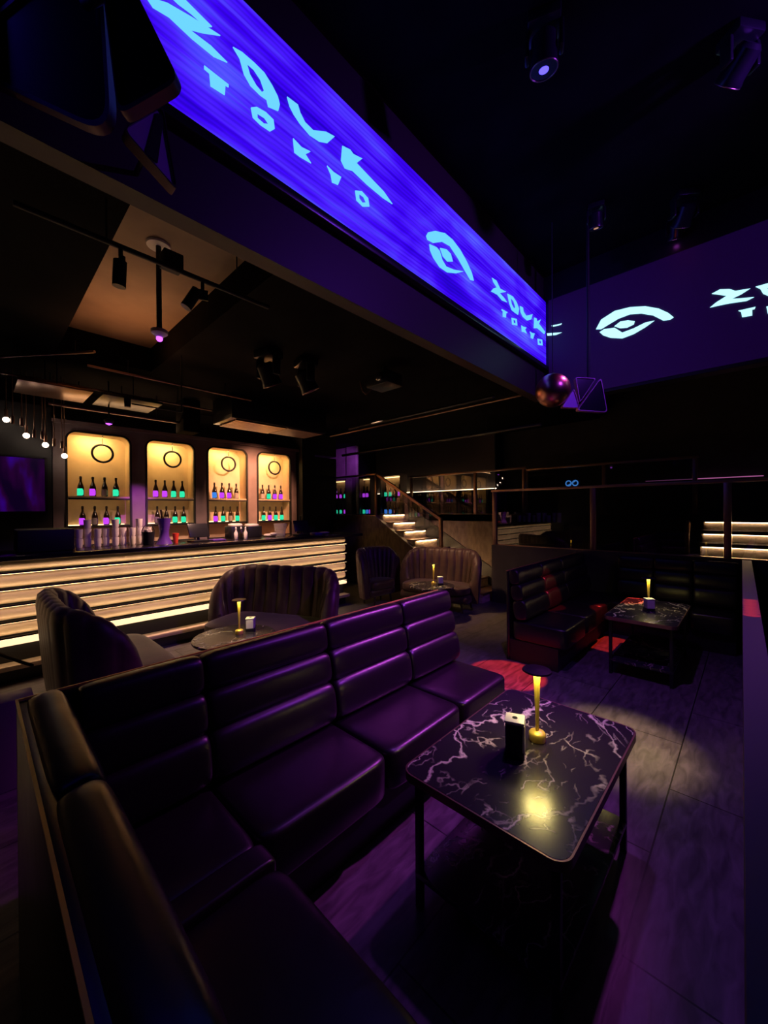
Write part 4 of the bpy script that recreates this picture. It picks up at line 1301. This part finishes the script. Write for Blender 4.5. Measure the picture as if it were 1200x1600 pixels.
def moving_head(loc, rz, tilt, label, dot, body='black_plastic', s=1.0, lens_r=0.04):
    t = thing('moving_head_light', label, 'stage light', loc, rz, 'moving head lights under the ceiling')
    t.scale = (s, s, s)
    MB().box(-0.13, 0.13, -0.11, 0.11, -0.09, 0.0, 0.015).build('base', M[body], t, world=False)
    for sx in (-1, 1):
        MB().box(sx * 0.135 - 0.018, sx * 0.135 + 0.018, -0.05, 0.05, -0.30, -0.08, 0.012).build('yoke_arm', M[body], t, world=False)
    R = Matrix.Translation((0, 0, -0.26)) @ Matrix.Rotation(tilt, 4, 'X')
    mb = MB().lathe([(0.07, 0.12), (0.10, 0.09), (0.105, -0.08), (0.115, -0.12), (0.112, -0.135)], seg=28, mtx=R)
    mb.build('head', M[body], t, world=False)
    MB().lathe([(lens_r, -0.134), (lens_r * 0.95, -0.139)], seg=24, mtx=R).build('lens', M[dot], t, world=False)
    MB().torus((0, 0, 0), 0.109, 0.006, 'Z', 28, 6).build('rim', M['bronze'], t, world=False).matrix_local = R @ Matrix.Translation((0, 0, -0.135))
    return t


moving_head((-4.05, 2.35, 3.55), 0.2, 0.5, 'left moving head of the dark pair over the loveseats', 'black')
moving_head((-3.95, 2.80, 3.55), -0.2, 0.5, 'right moving head of the dark pair over the loveseats', 'black')
moving_head((-1.01, 2.67, 5.0), 0.4, 0.2, 'moving head with a blue light high in the hall ceiling', 'blue_dot', s=0.8)
moving_head((-0.05, 3.69, 5.0), 0.9, 1.0, 'moving head glowing red at the upper right', 'red_dot', s=0.8, lens_r=0.07)
moving_head((-0.50, 5.16, 5.0), 0.6, 0.8, 'small red moving head before the cross screen', 'red_dot', s=0.8)
moving_head((-0.62, 5.50, 5.0), 0.3, 0.5, 'moving head with a magenta dot by the cross screen', 'magenta_dot', s=0.6)
moving_head((-1.22, 4.68, 5.0), 0.3, 0.3, 'dim moving head nearest the long screen at far end', 'warm_dot', s=0.6)
moving_head((1.3, 3.6, 5.0), 0.3, 0.6, 'moving head above the right aisle outside the partition', 'magenta_dot', s=0.8)

recess_fill_body = thing('track_spotlight', 'added upward fill spotlight on a thin pipe below the tan ceiling recess', 'spotlight', (-4.90, 1.15, 2.88), 0, 'small ceiling spotlights')  # made-up body for the added recess fill lamp
MB().bar((-4.90, 1.15, 2.84), (-4.90, 1.15, 2.93), 0.03, 0.035).build('lamp_head', M['black_plastic'], recess_fill_body)
MB().bar((-4.90, 1.19, 2.88), (-4.90, 1.70, 2.88), 0.008).bar((-4.90, 1.70, 2.88), (-4.90, 1.70, 3.55), 0.008).build('arm', M['black'], recess_fill_body)

# projector with mount
pj = thing('projector', 'black projector with cables hanging below the bar side ceiling', 'projector', (-3.43, 3.64, 3.4))
MB().box(-3.62, -3.24, 3.50, 3.80, 3.28, 3.44, 0.02).build('body', M['black_plastic'], pj)
MB().bar((-3.43, 3.65, 3.44), (-3.43, 3.65, 3.55), 0.03).build('mount', M['black'], pj)
MB().lathe([(0.05, 0), (0.055, 0.05), (0.04, 0.06)], c=(0, 0, 0), seg=20, mtx=Matrix.Translation((-3.35, 3.50, 3.36)) @ Matrix.Rotation(PI / 2, 4, 'X')).build('lens', M['chrome'], pj)
MB().path([(-3.6, 3.6, 3.30), (-3.62, 3.5, 3.20), (-3.60, 3.42, 3.22), (-3.62, 3.40, 3.34)], 0.008).build('cable', M['bronze'], pj)

# ceiling truss pipes
def pipe_run(label, a, b_, r, hang=(0.2, 0.8), m='dark_metal', top=3.55):
    t = thing('ceiling_pipe', label, 'pipe', ((a[0] + b_[0]) / 2, (a[1] + b_[1]) / 2, a[2]), 0, 'pipes under the bar ceiling')
    MB().bar(a, b_, r, seg=12).build('pipe', M[m], t)
    for f in hang:
        p = Vector(a).lerp(Vector(b_), f)
        MB().bar(p, (p.x, p.y, top), 0.006).build('hanger', M['black'], t)
    return t


pipe_run('bronze pipe crossing low above the first bar niches', (-6.9, 0.7, 3.18), (-6.9, 2.35, 3.18), 0.02, m='bronze')
pipe_run('thin bronze pipe above the pendant lamps', (-6.2, 0.1, 3.3), (-6.2, 2.6, 3.3), 0.014, m='bronze')
pipe_run('bronze conduit over the middle of the bar', (-5.5, 0.9, 3.38), (-5.5, 2.9, 3.38), 0.014, m='bronze')
pipe_run('dark pipe crossing the hall side toward the landing', (-5.2, 4.6, 3.15), (-2.4, 4.6, 3.15), 0.022, m='dark_metal')
pipe_run('long dark pipe above the stairs', (-6.9, 5.9, 2.98), (-2.3, 5.9, 2.98), 0.03, m='dark_metal')
pipe_run('thin pipe above the long stair pipe', (-6.6, 5.3, 3.3), (-2.35, 5.3, 3.3), 0.015, m='bronze')
pipe_run('short bronze pipe left of the tan recess', (-6.0, 0.2, 3.42), (-5.1, 0.9, 3.42), 0.015, m='bronze')
for k, (y, lab) in enumerate(((2.25, 'left'), (3.05, 'right'))):
    t = thing('ceiling_tray', 'tilted bronze-edged duct tray over the bar, %s one' % lab, 'duct', (-6.4, y - 1.3, 3.3), 0, 'duct trays over the bar')
    MB().box(-6.75, -6.05, y - 1.9, y - 1.2, 3.22, 3.25, 0.004).build('tray', M['bronze'] if k == 0 else M['dark_metal'], t)
    for xx in (-6.7, -6.1):
        MB().bar((xx, y - 1.55, 3.25), (xx, y - 1.55, 3.55), 0.006).build('hanger', M['black'], t)

# air conditioner above the third and fourth niches
ac = thing('air_conditioner', 'dark ceiling air conditioner with a slotted grille above the right niches', 'air conditioner', (-6.2, 3.7, 3.3))
MB().box(-6.55, -5.85, 2.76, 4.60, 3.16, 3.549, 0.01).build('casing', M['satin'], ac)
gr = MB()
for q in range(8):
    gr.box(-6.50 + 0.08 * q, -6.45 + 0.08 * q, 2.85, 3.75, 3.135, 3.158)
gr.build('grille', M['bronze'], ac)
MB().box(-6.5, -5.9, 3.8, 4.55, 3.145, 3.16).build('flap', M['plum_wall'], ac)
bm_ = thing('ceiling_duct', 'black square duct column between second and third niches under ceiling', 'duct', (-6.9, 2.5, 3.3))
MB().box(-7.05, -6.7, 2.35, 2.62, 3.02, 3.55, 0.01).build('duct', M['ceiling_black'], bm_)
c2 = thing('ceiling_camera', 'small dome sensor with violet light above the first bar niche', 'camera', (-6.6, 1.35, 3.05))
MB().bar((-6.6, 1.32, 3.02), (-6.6, 1.32, 3.55), 0.01).build('pole', M['black'], c2)
MB().lathe([(0.03, 2.95), (0.06, 2.985), (0.06, 3.0), (0.02, 3.03)], c=(-6.6, 1.32, 0), seg=20).build('housing', M['black'], c2)
MB().lathe([(0.01, 2.935), (0.04, 2.951)], c=(-6.6, 1.32, 0), seg=16).build('lens', M['purple_dot'], c2)


# ---------------------------------------------------------------- triangular light fixtures
RCAM = cam.matrix_world.to_3x3()


def tri_panel(parent, a, b_, c, thick=0.05, r=0.16, glass='dark_glass_panel', stripe=False):
    A, B, C_ = Vector(a), Vector(b_), Vector(c)
    nrm = (B - A).cross(C_ - A).normalized()
    if nrm.dot(Vector((0, 0, 1.7)) - A) < 0:
        nrm = -nrm
    cen = (A + B + C_) / 3

    def ring(scale, rr):
        pts = []
        V = [cen + (p - cen) * scale for p in (A, B, C_)]
        for i in range(3):
            p, q, s_ = V[i - 1], V[i], V[(i + 1) % 3]
            L = min((p - q).length, (s_ - q).length)
            u, v_ = q + (p - q).normalized() * L * rr, q + (s_ - q).normalized() * L * rr
            for k in range(7):
                f = k / 6
                pts.append(u * (1 - f) ** 2 + q * 2 * f * (1 - f) + v_ * f * f)
        return pts
    o1, o2 = ring(1.0, r), ring(0.93, r)
    mb = MB()
    fr = [mb.bm.verts.new(p + nrm * 0.02) for p in o1]
    fi = [mb.bm.verts.new(p + nrm * 0.02) for p in o2]
    bk = [mb.bm.verts.new(p - nrm * thick) for p in o1]
    bi = [mb.bm.verts.new(p - nrm * thick) for p in o2]
    m_ = len(o1)
    for k in range(m_):
        q = (k + 1) % m_
        mb.bm.faces.new((fr[k], fr[q], fi[q], fi[k]))
        mb.bm.faces.new((fr[k], fr[q], bk[q], bk[k]))
        mb.bm.faces.new((fi[k], fi[q], bi[q], bi[k]))
        mb.bm.faces.new((bk[k], bk[q], bi[q], bi[k]))
    mb.build('frame', M['rim_metal'], parent)
    mb = MB()
    f1 = [mb.bm.verts.new(p + nrm * 0.008) for p in o2]
    f2 = [mb.bm.verts.new(p - nrm * (thick - 0.01)) for p in o2]
    mb.bm.faces.new(f1); mb.bm.faces.new(f2[::-1])
    for k in range(m_):
        q = (k + 1) % m_
        mb.bm.faces.new((f1[k], f1[q], f2[q], f2[k]))
    mb.build('face_panel', M[glass], parent)
    if stripe:
        i0, i1 = cen.lerp(B, 0.72), cen.lerp((A + C_) / 2, 0.80)
        sd = nrm.cross((i1 - i0).normalized()) * 0.022
        mb = MB()
        qs = [i0 - sd * 0.6, i0 + sd * 0.6, i1 + sd, i1 - sd]
        a4 = [mb.bm.verts.new(p + nrm * 0.010) for p in qs]
        b4 = [mb.bm.verts.new(p + nrm * 0.016) for p in qs]
        mb.bm.faces.new(a4[::-1]); mb.bm.faces.new(b4)
        for k in range(4):
            mb.bm.faces.new((a4[k], a4[(k + 1) % 4], b4[(k + 1) % 4], b4[k]))
        mb.build('centre_bar', M['black'], parent)


M['rim_metal'] = mat('rim_metal', (0.10, 0.05, 0.08), 0.4, 0.6)
M['dark_glass_panel'] = mat('gloss_black_panel', (0.008, 0.008, 0.012), 0.2)
M['painted_reflection'] = mat('painted_reflection', (0.60, 0.32, 0.80), 0.35)  # even violet painted in for the LED light reflected by the panel
tf = thing('triangle_light', 'large pair of black rounded triangular panels hiding the near end of the long screen', 'light fixture', (-1.75, 0.36, 3.4))
tri_panel(tf, (-2.249, -0.054, 3.438), (-1.817, 0.359, 3.953), (-1.783, 0.386, 3.131), 0.02, 0.2)
tri_panel(tf, (-1.651, 0.309, 3.795), (-1.434, 0.51, 3.18), (-1.588, 0.364, 3.059), 0.02, 0.2)
MB().bar((-1.80, 0.30, 3.6), (-1.80, 0.30, 5.0), 0.02).build('hanger', M['black'], tf)
MB().bar((-1.80, 0.30, 3.6), (-1.56, 0.36, 3.5), 0.02).build('bracket', M['black'], tf)
tf2 = thing('triangle_light', 'small triangular light, painted violet reflection, with a dark centre bar below the large black panels', 'light fixture', (-1.62, 0.46, 3.05))
tri_panel(tf2, (-1.78, 0.403, 3.183), (-1.78, 0.549, 3.384), (-1.78, 0.606, 3.055), 0.035, 0.14, 'painted_reflection', True)
MB().bar((-1.79, 0.549, 3.33), (-2.15, 0.549, 3.33), 0.012).build('bracket', M['black'], tf2)
tf3 = thing('triangle_light', 'cluster of violet-rimmed triangular panels at the far corner of the long screen', 'light fixture', (-1.4, 4.85, 3.0))
tri_panel(tf3, (-1.484, 4.802, 3.222), (-1.312, 4.965, 3.206), (-1.447, 4.835, 2.925), 0.04, 0.12)
tri_panel(tf3, (-1.255, 4.95, 3.203), (-1.202, 4.997, 2.799), (-1.458, 4.755, 2.824), 0.04, 0.12)
tri_panel(tf3, (-1.495, 4.79, 3.089), (-1.447, 4.834, 2.866), (-1.598, 4.691, 2.875), 0.04, 0.12, 'painted_reflection')
MB().bar((-1.38, 4.95, 3.15), (-1.38, 4.95, 5.0), 0.018).build('hanger', M['black'], tf3)
M['rim_far'] = mat('violet_rim_metal', (0.45, 0.20, 0.35), 0.4, 0.3)
for ch_ in tf3.children:
    if ch_.name.startswith('frame'):
        ch_.data.materials[0] = M['rim_far']
sb_ = thing('mirror_ball', 'copper mirror ball hanging beside the far triangle lights', 'mirror ball', (-1.66, 4.60, 3.068))
mb = MB()
bmesh.ops.create_uvsphere(mb.bm, u_segments=36, v_segments=20, radius=0.19, matrix=Matrix.Translation((-1.66, 4.60, 3.068)))
mb.build('ball', M['copper_ball'], sb_)
MB().bar((-1.66, 4.60, 3.25), (-1.66, 4.60, 5.0), 0.006).build('cable', M['black'], sb_)
